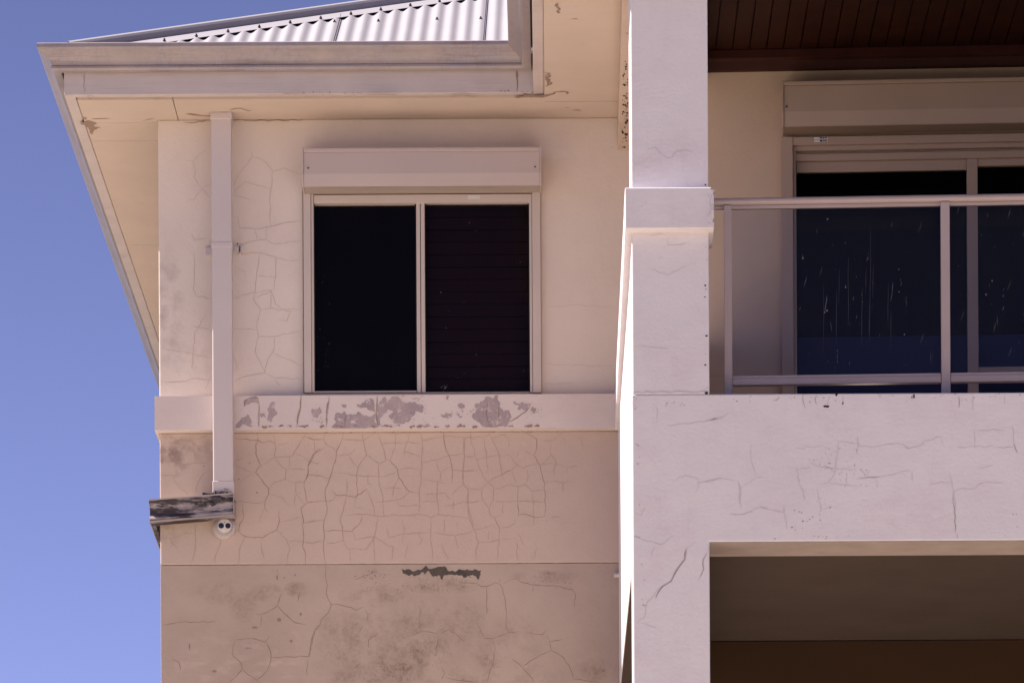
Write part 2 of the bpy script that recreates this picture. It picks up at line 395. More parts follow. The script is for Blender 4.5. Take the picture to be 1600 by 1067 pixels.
wall1 = wu.build('wall', [M['wall_up'], M['crack'], M['hair_up']], house, bevel=.006)
wall1['label'] = 'cream wall around the window, fine map cracks'

wl = MB(); wl.merge = True
XRl = F1.at(966, 800)[0]
wl.slab(F1, [XL, XRl+.27], [zj+.002, zb0], 0, .25)
C1 = '''580,110 620,118 760,130 790,148 850,135 880,160; 750,60 752,100 760,130 740,165 742,230 778,310 740,362 800,440 835,480 832,520 808,570 805,620 840,660;
865,90 885,160 878,250 780,318; 878,250 915,305 962,340 955,410 870,435 835,480; 878,247 985,248 1010,240 1060,150 1105,80 1110,60; 1105,105 1160,125 1206,125; 900,160 980,145;
985,248 985,320 965,345; 1025,225 1080,245 1120,280 1206,300; 1206,190 1150,240 1120,310 1118,370 1090,440 1100,500 1115,580 1206,570; 985,335 1105,342; 1118,375 1206,390; 955,410 1030,435 1095,430;
1030,435 1035,520 1070,570 1100,590; 740,362 680,385 640,420; 580,300 640,330 720,362; 580,280 650,250; 590,570 640,572 740,585 805,575; 832,520 930,540 960,580 995,615; 1025,510 1025,605; 1115,580 1068,620 1080,680 1085,780 1080,900 1102,960 1102,1025;
908,640 912,720 890,780 790,835 665,825 615,785 625,735 655,680 640,590; 912,720 1000,705 1080,680; 890,780 960,840 985,900 970,1025; 665,825 620,930 615,1025; 980,862 1080,860 1150,875 1206,862; 1085,725 1206,710; 785,850 785,930 800,990; 805,620 775,680 770,730; 580,780 615,785;
490,840 465,930 443,985 443,1020; 305,700 305,850 295,950 270,1020; 300,805 240,798 160,830 55,850; 120,850 180,910; 110,150 235,125 280,135 340,115 380,95; 285,135 295,230 310,280; 210,310 310,290 395,290; 50,378 130,380 165,385; 145,385 150,430 245,520; 395,350 340,400 315,450 305,520; 910,10 880,90'''
C2 = '''0,105 30,122 120,125 130,60; 120,125 130,150 210,205; 50,130 52,210; 265,60 245,140 212,205 205,280 160,410 128,515 140,590 142,660 122,720 122,950 135,1025; 255,122 400,130 500,75; 392,55 410,140 430,230 370,320 355,385 365,510 340,600;
210,238 300,235 350,190; 300,235 330,290 365,330; 430,230 520,300 570,275 545,170 515,70; 570,275 600,270 635,190 640,85; 545,152 635,148 820,148; 735,80 733,130 705,210 700,250; 705,212 820,248; 545,70 640,82 740,75 830,70; 820,60 835,130 828,300 825,420 812,520 812,665;
120,185 50,225 5,320 5,380 0,400; 5,378 90,382 165,405; 190,360 350,385 440,388 515,392; 520,300 520,440 545,530 560,680; 540,395 600,375 650,350; 600,270 655,340 665,400 740,500 820,518; 655,345 720,330 825,338; 665,400 635,450 612,550; 565,475 680,478; 740,505 690,550 600,565 490,578;
440,500 465,560 485,620 487,680; 440,390 440,440 475,455; 180,490 210,525 270,525 345,542 440,480; 210,525 190,560 130,572; 0,585 60,572 128,568; 285,530 262,640 240,690 255,780 270,880 300,915 430,918 487,830 500,740 510,680; 270,670 400,665 500,678 700,672 812,665 900,688 960,665 1060,680 1160,692;
0,720 60,712 122,708; 122,782 250,782 325,785 375,740 400,680; 325,785 350,850 440,828 487,830; 487,830 485,900 492,1020; 487,830 550,865 590,895 625,900 615,1000; 312,918 312,1020; 0,865 50,872 110,858; 140,880 260,858; 340,610 410,625; 580,760 590,830 700,805 870,795; 692,700 702,800 690,880; 800,795 835,850 805,890;
900,690 892,780 905,900 912,1018; 925,800 1070,822 1206,785; 1070,822 1095,915; 1000,690 985,800; 965,865 1020,990; 835,130 920,115 1000,100 1130,105; 985,55 1000,170 1040,280 1055,360 1045,440; 835,290 940,270 1020,240 1140,228; 1130,100 1140,240 1128,360 1128,450 1165,480 1165,620 1206,750;
935,280 950,345 970,360 968,420; 970,360 1040,320; 1055,345 1206,352; 835,415 945,425 940,560 955,665; 850,515 940,518 1000,512 1040,560; 830,578 935,568; 1128,452 1090,480 1050,520; 945,425 1010,440; 1000,600 1130,585; 540,395 520,392; 730,880 710,990; 1080,720 1090,790; 1140,110 1206,105; 1140,245 1206,252; 660,570 660,605 810,600; 1060,560 1060,640; 280,400 290,470 285,530'''
C3 = '''40,108 160,105 205,90 215,55; 70,60 75,150 100,195 102,245 35,250; 170,115 185,240 195,320 187,365; 102,245 125,300 160,390 195,430 240,470 235,560 208,610; 120,270 190,250 260,238; 215,90 240,150 275,220 290,330 318,420; 225,112 310,88 350,115; 280,250 350,232 400,300 450,330 550,300; 425,195 405,250;
400,310 370,345 310,370 240,400 195,430; 370,350 385,400 410,460; 330,455 365,450 415,465 465,450 520,500 605,485; 480,340 488,400 465,450; 245,485 320,460 335,450; 195,430 155,480 150,540 180,590 205,620 210,670 245,690 280,765 278,860 262,1000; 415,465 418,670 465,660 530,685 610,680;
450,90 445,130; 430,60 500,90 548,120 550,180 530,235 575,315 590,380 608,440 608,570 618,610 608,680; 455,200 525,240; 520,500 528,580 528,750; 245,572 330,572 420,568 520,575 605,572; 300,575 308,660; 395,690 390,730 345,760 285,762; 575,315 655,235 690,280 675,350 675,425; 645,175 655,235; 600,425 680,425 740,435 800,425;
580,300 675,300; 690,300 765,322; 600,352 675,355; 0,570 50,580 150,565; 50,470 48,580 60,690 95,780 130,870 110,920 108,1010; 130,870 190,865 290,850; 20,350 120,352; 50,485 150,480; 20,260 15,350 15,430 50,470; 95,775 180,760 240,735; 245,690 300,665; 420,800 460,895; 405,870 410,1000; 550,910 525,990; 590,130 660,135 715,90 755,60; 715,90 760,155;
420,675 405,690; 120,120 30,108 25,240; 660,505 690,505; 765,325 850,320; 770,322 775,370; 205,780 200,850; 650,680 735,682; 740,520 745,430; 620,690 630,740; 860,95 885,180; 350,115 345,190; 290,840 360,840'''
for ox, txt in ((240, C1), (480, C2), (720, C3)):
    segs = [s for s in txt.strip().split(';') if s.strip()]
    for ln in segs:
        big = len(ln.split()) >= 5
        wl.ribbon(F1, P(F1, -.0012, ox, 660, 4.638, ln), .0025 if big else .0022, -.0012, 1 if (big and ox < 900 and random.random() < .35) else 2)
for ox, oy, x, y, r in ((240, 660, 695, 295, 5), (240, 660, 618, 408, 6), (240, 660, 750, 508, 6), (240, 660, 362, 315, 5), (240, 660, 1060, 510, 4)):
    s, z = F1.at(ox+x/4.638, oy+y/4.638, -.001); rr = r/4.638*D1/FP
    wl.blob(F1, [(s+rr*math.cos(a), z+rr*math.sin(a)) for a in (0, 1.2, 2.4, 3.7, 5)], -.001, 1)
for k in range(34):                          # ragged brown drip line right under the band
    x = 366+k*15+random.uniform(-4, 4)
    wl.blob(F1, [F1.at(x, 670), F1.at(x+14, 670), F1.at(x+13, 673.5+random.uniform(-1.5, 2)), F1.at(x+2, 672.5)], -.0022, 3, .3, 2)
wall2 = wl.build('wall', [M['wall_low'], M['crack'], M['hair'], M['edge']], house, bevel=.006)
wall2['label'] = 'pink beige wall below the window, dense network of cracks'

wb = MB(); wb.merge = True
wb.slab(F1, [XL, XRl+.27], [0, zj], .003, .25)
cracks(wb, F1, .0028, 240, 870, 5.415, '''690,705 668,790 672,835 740,895 752,945 700,1010 640,1058; 752,950 830,1010 875,1040 900,1067; 875,1035 960,960 990,880 990,800 945,715; 700,695 780,690 860,692 940,718 985,660; 995,848 1130,842 1310,840 1330,740 1345,660 1380,590 1408,570;
870,485 950,470 1045,410 1130,495 1200,555 1290,575; 1045,410 1060,370 1080,310; 1045,100 1055,150; 75,575 200,552 240,548 530,545; 915,490 910,580; 1220,375 1245,290; 1300,860 1300,1000; 160,860 215,890 225,960''', .0038, 2)
cracks(wb, F1, .0028, 480, 870, 5.415, '''158,60 158,180 170,240 160,300 185,370 205,400 178,470 118,530 110,570 65,620 45,690 15,850; 205,400 290,405 370,425 415,450 480,415; 480,430 515,480 515,550; 395,188 520,150 600,110; 740,10 700,60;
840,670 900,660 960,630 1030,632 1110,650; 955,420 950,560 965,630; 1115,660 1100,740 1080,850; 1290,215 1408,218; 1130,640 1200,610 1260,650 1330,720; 430,640 470,580; 520,770 520,700 600,640; 1135,1040 1165,980 1130,930; 1170,1020 1408,1060''', .0036, 2)
cracks(wb, F1, .0028, 720, 870, 5.415, '''0,218 135,222 170,248 215,248 290,215 335,230 355,270 378,400 385,590 400,635 520,632; 218,250 218,480; 135,555 160,600 190,660 195,685 270,690 400,635; 270,690 292,770 275,880 240,990 228,1067; 360,225 410,195 470,180 515,215 600,235 700,240 840,250 945,275 965,300 965,420;
600,240 618,290; 560,640 690,655 730,610; 720,655 750,710 765,790 870,850 930,950 955,1030 1080,1050 1180,1062; 755,715 860,695; 765,790 640,850 525,920; 430,860 520,930 580,1000 625,1060; 0,1040 120,1060''', .0036, 2)
wb.ribbon(F1, P(F1, .002, 240, 660, 4.638, '40,1030 1200,1028') + P(F1, .002, 720, 660, 4.638, '20,1014 1130,1012'), .0032, .0022, 1, rough=.15)
dark = P(F1, .002, 480, 870, 5.415, '790,100 810,135 850,150 880,145 900,160 940,150 985,130 1000,150 1030,120 1050,150 1110,150 1140,190 1180,150 1230,150 1250,155 1320,170 1395,165') + \
       P(F1, .002, 720, 870, 5.415, '60,165 130,160 145,190 155,185 172,150 170,110 120,100 60,108') + P(F1, .002, 480, 870, 5.415, '1300,105 1180,95 1080,92 960,110 850,105')
wb.blob(F1, dark, .0015, 3, .30, 3)
def specks(mb, fr, off, x0, y0, x1, y1, n, r0, r1, mi, clump=True):
    for _ in range(n):
        if clump: x = random.gauss((x0+x1)/2, (x1-x0)/4); y = random.gauss((y0+y1)/2, (y1-y0)/4)
        else: x = random.uniform(x0, x1); y = random.uniform(y0, y1)
        s, z = fr.at(x, y, off); rr = random.uniform(r0, r1)*fr.oy/FP; e = random.uniform(.5, 1.6)
        mb.blob(fr, [(s+rr*e*math.cos(a), z+rr*math.sin(a)) for a in (0, 1.3, 2.6, 3.8, 5)], off, mi, .2, 1)
specks(wb, F1, .002, 560, 888, 600, 905, 26, .4, 1.5, 1)
specks(wb, F1, .002, 560, 905, 640, 935, 45, .3, .9, 1)
specks(wb, F1, .002, 630, 910, 720, 924, 60, .4, 1.1, 1)
specks(wb, F1, .002, 650, 898, 760, 912, 50, .3, .8, 2)
specks(wb, F1, .002, 838, 890, 868, 904, 22, .4, 1.1, 1)
specks(wb, F1, .002, 780, 898, 930, 925, 34, .3, .9, 2)
specks(wb, F1, .002, 560, 1010, 640, 1067, 70, .3, .9, 1)
specks(wb, F1, .002, 640, 1000, 740, 1060, 60, .3, .9, 2)
for x, y, w, h in ((433, 902, 1.5, 4), (461, 898, 1.2, 1.6), (444, 902, 1.6, 1), (398, 980, 5, 2), (296, 1010, 1, 6), (335, 1048, 4, 2), (470, 959, 2, 3), (436, 968, 3.5, 3.5), (455, 1001, 2.5, 2.5), (943, 1047, 3, 2.5), (389, 1012, 6, 1)):
    s, z = F1.at(x, y, .002); k = D1/FP
    wb.blob(F1, [(s+w*k*math.cos(a), z+h*k*math.sin(a)) for a in (0, 1.05, 2.1, 3.1, 4.2, 5.2)], .002, 1 if w < 6 else 2, .15, 2)
wall3 = wb.build('wall', [M['wall_base'], M['crack'], M['hair_base'], M['peel_dark']], house, bevel=.006)
wall3['label'] = 'stained lower wall with a bare grey cement patch'

# body of the house behind the front wall
bd = MB(); bd.box(F1, XL+.0015, XL+.25, .2505, 7, zb0, ZS); bd.box(F1, XL+.25, 9, 6.75, 7, 0, ZS)
bd.build('wall', M['wall_up'], house)
bd = MB(); bd.box(F1, XL+.0015, XL+.25, .2505, 7, 0, zb0-.001); bd.build('wall', M['wall_low'], house)

# ledge band under the window, wrapping both ends
bn = MB()
BL = F1.at(241.5, 640, -.075)[0]
bn.box(F1, BL, F1.at(965, 640, -.075)[0], -.075, 0, zb0, zb1)
bn.box(F1, BL, XL, 0, 1.2, zb0, zb1)
o8 = (F1, -.0765, 350, 600, 3.137)
def pk(txt, mi=1, rough=.28, depth=4): bn.blob(F1, P(F1, -.0765, 350, 600, 3.137, txt), -.0765, mi, rough, depth, (zb0+.004, zb1-.003))
pk('58,213 58,200 85,165 115,150 135,190 142,213'); pk('430,125 470,112 482,140 460,165 435,150'); pk('525,213 555,140 590,135 600,150 700,155 745,150 750,213')
pk('650,100 690,90 740,80 748,150 715,130 700,115 660,118'); pk('780,98 815,75 870,78 940,90 985,115 975,135 940,130 920,165 880,195 830,190 808,155 830,140 785,115')
pk('905,170 935,168 930,190 890,185'); pk('945,205 1000,195 1020,212 950,214'); pk('1060,155 1110,145 1115,165 1070,165')
pk('1220,150 1235,95 1290,62 1340,54 1345,206 1290,209 1240,185'); pk('1345,110 1400,130 1412,160 1385,208 1345,206'); pk('1420,85 1460,85 1500,100 1480,135 1440,125')
pk('575,102 600,106 596,116 580,112'); pk('100,110 105,82 130,70 165,66 170,95 150,90 125,98'); pk('175,148 200,145 205,165 180,162'); pk('225,110 245,85 245,120 235,185 222,182'); pk('920,68 960,68 955,76 925,74'); pk('1145,100 1180,104 1180,116 1150,112')
pk('755,150 790,60 800,130 770,200 752,212', 1); pk('1090,55 1100,55 1100,80 1092,76'); pk('870,54 935,54 930,58 870,58'); pk('1510,110 1530,120 1520,145 1500,130')
cracks(bn, F1, -.0772, 350, 600, 3.137, '172,95 172,215; 378,50 375,110 362,160 355,215; 515,60 505,120 500,215; 750,55 748,120 755,212; 1290,90 1285,150 1300,205; 1505,90 1480,135 1400,185; 1345,110 1345,206; 590,215 600,150; 100,110 100,85 130,66 168,68', .0042, 2)
cracks(bn, F1, -.0772, 350, 600, 3.137, '515,90 508,125 502,165; 172,130 170,185; 376,110 362,165 358,190', .009, 1)
specks(bn, F1, -.0772, 480, 650, 520, 662, 18, .4, 1.3, 1); specks(bn, F1, -.0772, 600, 622, 700, 660, 30, .4, 1.2, 1); specks(bn, F1, -.0772, 690, 640, 740, 655, 22, .4, 1.4, 1); specks(bn, F1, -.0772, 810, 630, 850, 650, 14, .4, 1.2, 1)
for k in range(60):
    x = 368+k*8+random.uniform(-3, 3)
    if random.random() < .45: bn.blob(F1, [F1.at(x, 667, -.076), F1.at(x+9, 667, -.076), F1.at(x+8, 664.5+random.uniform(-2, 2.2), -.076), F1.at(x+2, 665, -.076)], -.0768, 3, .35, 2)
band = bn.build('ledge', [M['band'], M['peel'], M['crack'], M['edge']], house, bevel=.005)
band['label'] = 'projecting ledge with peeling paint under the window'

# ------------------------------------------------------------------ eaves
XFL = FF.at(100, 130)[0]                    # outer face of the left fascia
XFR = FF.at(833.5, 130)[0]                  # outer face of the return fascia
zf0 = FF.at(500, 147)[1]; zf1 = FF.at(500, 106)[1]
YE = D2-.42                                 # front eave over the balcony (above the frame)
def sweep(mb, path, prof, mi=0, caps=True, closed=True):
    k = len(path); offs = []
    for i in range(k):
        ns = []
        for a, b in ((i-1, i), (i, i+1)):
            if a >= 0 and b < k:
                d = Vector((path[b][0]-path[a][0], path[b][1]-path[a][1])).normalized(); ns.append(Vector((d.y, -d.x)))
        offs.append(ns[0] if len(ns) == 1 else (ns[0]+ns[1])/(1+ns[0].dot(ns[1])))
    b0 = len(mb.v); m = len(prof)
    for (x, y), o in zip(path, offs):
        for q, z in prof: mb.v.append(Vector((x+o.x*q, y+o.y*q, z)))
    for i in range(k-1):
        for j in range(m if closed else m-1):
            l = (j+1) % m
            mb.f.append([b0+i*m+j, b0+i*m+l, b0+(i+1)*m+l, b0+(i+1)*m+j]); mb.m.append(mi)
    if caps and closed:
        mb.f.append([b0+j for j in range(m)]); mb.m.append(mi); mb.f.append([b0+(k-1)*m+j for j in range(m)][::-1]); mb.m.append(mi)
epath = [(XFL, D1+7.4), (XFL, YF), (XFR, YF), (XFR, YE), (9, YE)]
fa = MB()
sweep(fa, epath, [(0, zf0), (0, zf1+.10), (-.055, zf1+.10), (-.055, zf0+.004), (-.045, zf0)])
# joints and damage on the fascia
cracks(fa, FF, -.0015, 740, 0, 4.27, '290,458 285,500 292,540 288,615; 286,465 296,500 290,535', .006, 1)
cracks(fa, FF, -.0015, 50, 50, 5.333, '440,345 438,420 428,450 445,490 425,515', .0028, 1)
specks(fa, FF, -.0015, 470, 144, 570, 148, 12, .5, 1.4, 1, False); specks(fa, FF, -.0015, 780, 142, 835, 147, 10, .5, 1.6, 1, False)
fascia = fa.build('fascia', [M['fascia'], M['crack']], house, bevel=.003)
sf = MB(); zt = ZS+.03
def quad(mb, x0, x1, y0, y1, z, mi=0): mb.face([(x0, y0, z), (x1, y0, z), (x1, y1, z), (x0, y1, z)], mi)
XI, YI, XRI = XFL+.062, YF+.060, XFR+.0555
# soffit sheets with narrow joints
jx = FF.at(268, 150)[0]; gp = .004
XB = F1.at(965, 210)[0]
for a, b in ((XI, jx), (jx+gp, XRI)): sf.box(F1, a, b, YI-D1, .05, ZS, zt)
ys = [D1+.05, D1+.40, D1+2.6, D1+5.2, D1+7.3]
for a, b in zip(ys, ys[1:]): sf.box(F1, XI, XL+.05, a+gp-D1, b-D1, ZS, zt)
sf.box(F1, XRI, XB+.3, -.30, .05, ZS, zt)
yy = [D1-.30-gp, D1-2.6, YE+.06]
for a, b in zip(yy, yy[1:]): sf.box(F1, XRI, XB+.3, b-D1, a-gp-D1, ZS, zt)
# peeled patches on the underside (drawn on the soffit plane)
class Under:                                 # plane facing down at height h: (x, y) of the ray
    def __init__(self, h): self.h = h; self.oy = 26
    def at(self, px, py, off=0):
        u, v = uv(px, py); Y = (self.h-CZ)*FP/v; return u/FP*Y, Y
    def w(self, s, n, z): return Vector((s, z, self.h+n))
US = Under(ZS)
XI -= 0
def upk(txt, ox, oy, sc, mi=1, rough=.25): sf.blob(US, P(US, 0, ox, oy, sc, txt), -.0012, mi, rough, 3)
upk('425,715 450,712 460,740 500,745 520,790 510,850 480,840 450,790 425,750', 50, 50, 5.333)
upk('500,790 575,795 540,805', 50, 50, 5.333)
for l in ('500,725 650,722', '920,740 1010,720', '1290,680 1400,690', '1250,740 1340,748 1480,735', '1020,565 1080,555', '500,560 460,540'):
    sf.ribbon(US, P(US, 0, 50, 50, 5.333, l), .008, -.0014, 1)
for l in ('1020,548 1070,540 1125,555', '800,570 900,580 1000,575'): sf.ribbon(US, P(US, 0, 40, 0, 3.194, l), .012, -.0014, 1)
for l in ('265,640 330,650 420,640 520,630 560,610', '280,655 340,640 450,648 540,625', '560,615 620,612 620,628', '470,485 510,490 490,520 515,560 480,575', '610,715 640,722', '660,735 720,738', '560,20 565,90', '650,128 690,126', '480,500 500,540 490,575'):
    sf.ribbon(US, P(US, 0, 740, 0, 4.27, l), .016, -.0014, 1, rough=.9)
for l in ('745,430 800,422 870,432', '370,420 520,420', '0,415 60,420 100,418'): sf.ribbon(US, P(US, 0, 440, 0, 2.854, l), .010, -.0014, 1, rough=.6)
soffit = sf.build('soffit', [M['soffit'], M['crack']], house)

# ogee gutter
zg = FF.at(500, 113)[1]
gt = MB(); pr = [(.012, zg), (.050, zg), (.054, zg+.004), (.060, zg+.010), (.060, zg+.020), (.055, zg+.026)]
for i in range(9):
    a = i/8; pr.append((.060+.060*(a**1.7), zg+.030+.062*a))
pr += [(.126, zg+.100), (.127, zg+.118), (.123, zg+.122), (.118, zg+.119), (.117, zg+.102)]
for i in range(8, -1, -2):
    a = i/8; pr.append((.052+.060*(a**1.7), zg+.031+.060*a))
pr += [(.047, zg+.006), (.018, zg+.006), (.018, zg+.090), (.012, zg+.090)]
sweep(gt, epath, pr)
gut = gt.build('gutter', M['gutter'], house, smooth=False)
for p in gut.data.polygons: p.use_smooth = True
m_ = gut.modifiers.new('es', 'EDGE_SPLIT'); m_.split_angle = R(28)

# corrugated roof planes
PIT = math.tan(R(23.6)); ZR = zg+.098; AMP = .0085; PITCH = .0775
rf = MB()
def corr(mb, org, e, up, L, t0, t1, mi=0, ph=0.0):
    # e: along the eave, up: plan direction up the slope
    k = int(L/PITCH*8); b = len(mb.v)
    for i in range(k+1):
        a = i*L/k; w = AMP*math.cos(2*math.pi*a/PITCH+ph)
        for j, tt in enumerate((t0(a), t1(a))):
            p = Vector(org)+Vector(e)*a+Vector(up)*tt; p.z += tt*PIT+w; mb.v.append(p)
    for i in range(k):
        mb.f.append([b+2*i, b+2*i+2, b+2*i+3, b+2*i+1]); mb.m.append(mi)
X0, Y0 = XFL-.035, YF-.035                  # sheet edge over the gutter
HR = 3.1                                    # run from eave to ridge
XV = XFR-.035
corr(rf, (X0, Y0, ZR), (1, 0, 0), (0, 1, 0), 12, lambda a: max(0, a-(XV-X0)), lambda a: max(min(a-.25, HR), max(0, a-(XV-X0))+.001, 0.0), 0, 1.0)
corr(rf, (X0, Y0, ZR), (0, 1, 0), (1, 0, 0), 8, lambda a: 0, lambda a: max(0.0, min(a-.09, HR)))
corr(rf, (XV, YE-.03, ZR), (0, 1, 0), (1, 0, 0), Y0-YE+3, lambda a: 0 if a < Y0-YE+.03 else a-(Y0-YE), lambda a: max(min(a, 5), .001+(0 if a < Y0-YE+.03 else a-(Y0-YE))))
corr(rf, (XV, YE-.03, ZR), (1, 0, 0), (0, 1, 0), 12, lambda a: 0, lambda a: min(a, 5))
roof = rf.build('roof', M['roof'], house, smooth=True)
us_ = MB(); us_.face([(X0+.02, Y0+.02, ZR-.018), (X0+9, Y0+.02, ZR-.018), (X0+9, Y0+HR, ZR+HR*PIT-.02), (X0+HR, Y0+HR, ZR+HR*PIT-.02)]); us_.face([(X0+.02, Y0+.02, ZR-.018), (X0+HR, Y0+HR, ZR+HR*PIT-.02), (X0+HR, Y0+8, ZR+HR*PIT-.02), (X0+.02, Y0+8, ZR-.018)])
us_.build('gap_shade_sheet', M['unlit'], roof)
# shade in the gaps under the sheets is the added black sheet; hip capping
hip0 = Vector((X0+.05, Y0+.05, ZR-.030+.07*PIT)); hd = Vector((1, 1, PIT)).normalized()
hp = MB(); side = Vector((1, -1, 0)).normalized()
L = HR*1.40
sl_ = PIT/math.sqrt(2)                      # fall of each roof plane across the hip, per unit of side
prof = []
for q in (-.185, -.048): prof.append((q, AMP+.020-abs(q)*sl_*1.0))
for i in range(9):
    a = math.pi*(1-i/8); prof.append((.036*math.cos(a), AMP+.010+.052*max(0, math.sin(a))**.6))
for q in (.048, .185): prof.append((q, AMP+.020-abs(q)*sl_*1.0))
def cap_strip(mb, prof, o0, o1, th=.0016, p0=None):
    b = len(mb.v); k = len(prof)
    for dz in (0, -th):
        for o_, pf_ in ((o0, p0 or prof), (o1, prof)):
            for q, z in pf_: mb.v.append(o_+side*q+Vector((0, 0, z+dz)))
    for i in range(k-1):
        mb.f.append([b+i, b+i+1, b+k+i+1, b+k+i]); mb.m.append(0)
        mb.f.append([b+2*k+i, b+3*k+i, b+3*k+i+1, b+2*k+i+1]); mb.m.append(0)
    for i in (0, k-1): mb.f.append([b+i, b+k+i, b+3*k+i, b+2*k+i]); mb.m.append(0)
    mb.f.append([b+i for i in range(k)]+[b+2*k+i for i in range(k)][::-1]); mb.m.append(0)
pn_ = [(q if abs(q) < .1 else math.copysign(.056, q), z if abs(q) < .1 else AMP+.016) for q, z in prof]
cap_strip(hp, prof, hip0, hip0+hd*.24, .0016, pn_); cap_strip(hp, prof, hip0+hd*.24, hip0+hd*L)
hip = hp.build('hip_capping', M['roof'], roof, smooth=True)
m_ = hip.modifiers.new('es', 'EDGE_SPLIT'); m_.split_angle = R(25)
# screws along the flange and across the sheet; sheet laps
def screw(x, y, z):
    sc_ = MB(); sc_.tube([(x, y, z-.002), (x, y, z+.004)], .008, 8); sc_.tube([(x, y, z+.004), (x, y, z+.012)], .0045, 6); sc_.build('screw', M['screw'], roof)
k = 0
while True:
    a = (k*2*PITCH)+(2*math.pi-1.0)/(2*math.pi)*PITCH
    if a > 3.0: break
    for tt in ([a-.23] if a > .3 else []):
        screw(X0+a, Y0+tt, ZR+tt*PIT+AMP+.004)
    k += 1
for px, py in ((515, 35), (585, 34), (679, 31), (749, 30)):
    u, v = uv(px, py); kx, kz = u/FP, v/FP
    # ray with front roof plane z = ZR + (Y-Y0)*PIT
    Y = (ZR+AMP-CZ-Y0*PIT)/(kz-PIT); a = kx*Y-X0; n_ = round((a/PITCH)+1/(2*math.pi)); a = (n_-1/(2*math.pi))*PITCH
    screw(X0+a, Y, ZR+(Y-Y0)*PIT+AMP)
lp = MB()
for px in (519, 756):
    u, v = uv(px, 60); Y = Y0; a = u/FP*Y-X0; n_ = round(a/PITCH+.25); a = (n_+.12)*PITCH
    t1_ = min(a-.12, HR)
    for w_ in (0,):
        p = [Vector((X0+a, Y0, ZR+.004)), Vector((X0+a, Y0+t1_, ZR+.004+t1_*PIT))]
        lp.face([p[0], p[0]+Vector((.004, 0, 0)), p[1]+Vector((.004, 0, 0)), p[1]])
        lp.face([p[0]+Vector((0, 0, .006)), p[0], p[1], p[1]+Vector((0, 0, .006))])
lp.build('sheet_lap', M['gutter'], roof)

# ------------------------------------------------------------------ balcony, column, side wall
s988 = F2.at(987.5, 700)[0]
zt0 = F2.at(1300, 614.5)[1]; zbb = F2.at(1350, 845)[1]; s1108 = F2.at(1109, 950)[0]
bw = MB(); bw.merge = True
TH = .33
bw.slab(F2, [s988, s1108, 9.0, 9.35], [0, zbb, zt0], 0, TH, {(1, 0)})
# underside of the front beam has its own colouring
cracks(bw, F2, -.0012, 1100, 600, 4.104, '''165,835 250,833 325,818; 355,765 370,795 515,822; 515,770 515,830 530,930; 215,620 232,655 235,800; 235,660 300,625 330,600 395,602; 0,628 100,600 210,620; 20,240 60,230 105,220 160,180; 580,415 640,415 650,400 780,402;
590,535 605,600 620,660 655,745; 680,500 720,525 830,540 970,555 970,500; 590,550 700,530; 860,365 860,440 845,520 835,580 800,630 750,645; 810,640 900,645 985,655; 985,330 990,390 978,440 1010,460; 725,670 735,720 755,810; 755,810 830,780; 910,560 915,650; 975,608 1067,598; 1000,540 1040,600; 850,370 1000,385; 780,300 830,290; 300,390 305,500 330,580''', .0022, 2)
cracks(bw, F2, -.0012, 1100, 600, 4.104, '632,62 635,110 650,155; 722,65 712,100 720,130; 485,80 465,105 440,105; 805,75 790,130; 890,75 892,125; 770,525 830,540; 600,590 612,625; 222,640 230,675; 745,780 755,808; 60,232 100,222; 978,420 980,445', .0034, 1)
cracks(bw, F2, -.0012, 1340, 600, 4.104, '''0,335 10,400 100,405 150,395 250,383 290,385 320,415 410,395 425,365 480,358 535,335 555,400; 290,370 305,405; 630,403 750,402 870,395; 745,290 755,415; 765,300 870,290 950,300; 870,410 1000,405; 990,260 1000,370 1025,450; 1000,310 1067,315;
10,605 60,598 145,595 230,580 280,560 350,553; 350,560 352,630; 590,560 605,630 620,700 628,960 640,990; 460,640 540,628 605,632; 620,690 680,668 750,672 780,640 830,628 940,635; 20,745 60,745; 120,600 125,680; 780,545 830,530 870,520; 655,860 690,850; 650,75 652,150; 735,60 738,170; 940,60 942,130''', .0022, 2)
cracks(bw, F2, -.0012, 1340, 600, 4.104, '60,598 145,596; 612,700 626,940; 640,960 643,992; 1003,380 1025,440; 650,85 650,150; 310,400 322,415', .003, 1)
cracks(bw, F2, -.0012, 900, 560, 2.1037, '''390,605 362,625 360,655 330,690 310,735 280,750 262,790; 280,750 235,800 225,850 200,870; 432,635 418,660 420,690 400,730; 300,220 370,215 470,198 495,185; 320,405 360,385 400,395 405,420 390,440; 400,410 480,395; 190,583 280,612 320,582; 245,655 260,615; 215,870 265,885; 190,510 215,515 225,490; 505,512 560,510 600,490 631,493; 265,160 268,210; 535,410 538,480; 440,610 430,640''', .0026, 2)
cracks(bw, F2, -.0012, 900, 560, 2.1037, '362,625 358,660 332,695 312,732 285,748 262,785; 430,640 418,662 420,692 408,718; 440,203 470,198; 190,583 210,588', .0048, 1)
s_, z_ = F2.at(988, 613)
bw.ribbon(F2, [F2.at(989, 613.5), F2.at(1108, 612.5)], .004, -.0012, 2, False)
for x0, y0, x1, y1, n, r0, r1 in ((990, 618, 996, 640, 8, .5, 1.3), (1040, 628, 1070, 634, 8, .5, 1.5), (1235, 795, 1255, 830, 10, .5, 1.2), (1255, 775, 1300, 815, 12, .4, 1), (1260, 715, 1300, 735, 12, .4, 1.1), (1120, 615, 1600, 628, 50, .3, 1.1), (1000, 860, 1010, 960, 10, .3, 1), (1290, 670, 1340, 760, 40, .3, .9), (1345, 720, 1360, 760, 8, .5, 1.1), (990, 690, 1000, 790, 8, .4, 1.1), (1570, 800, 1600, 840, 6, .5, 1.2), (1200, 836, 1330, 842, 10, .4, 1)):
    specks(bw, F2, -.0014, x0, y0, x1, y1, n, r0, r1, 1, False)
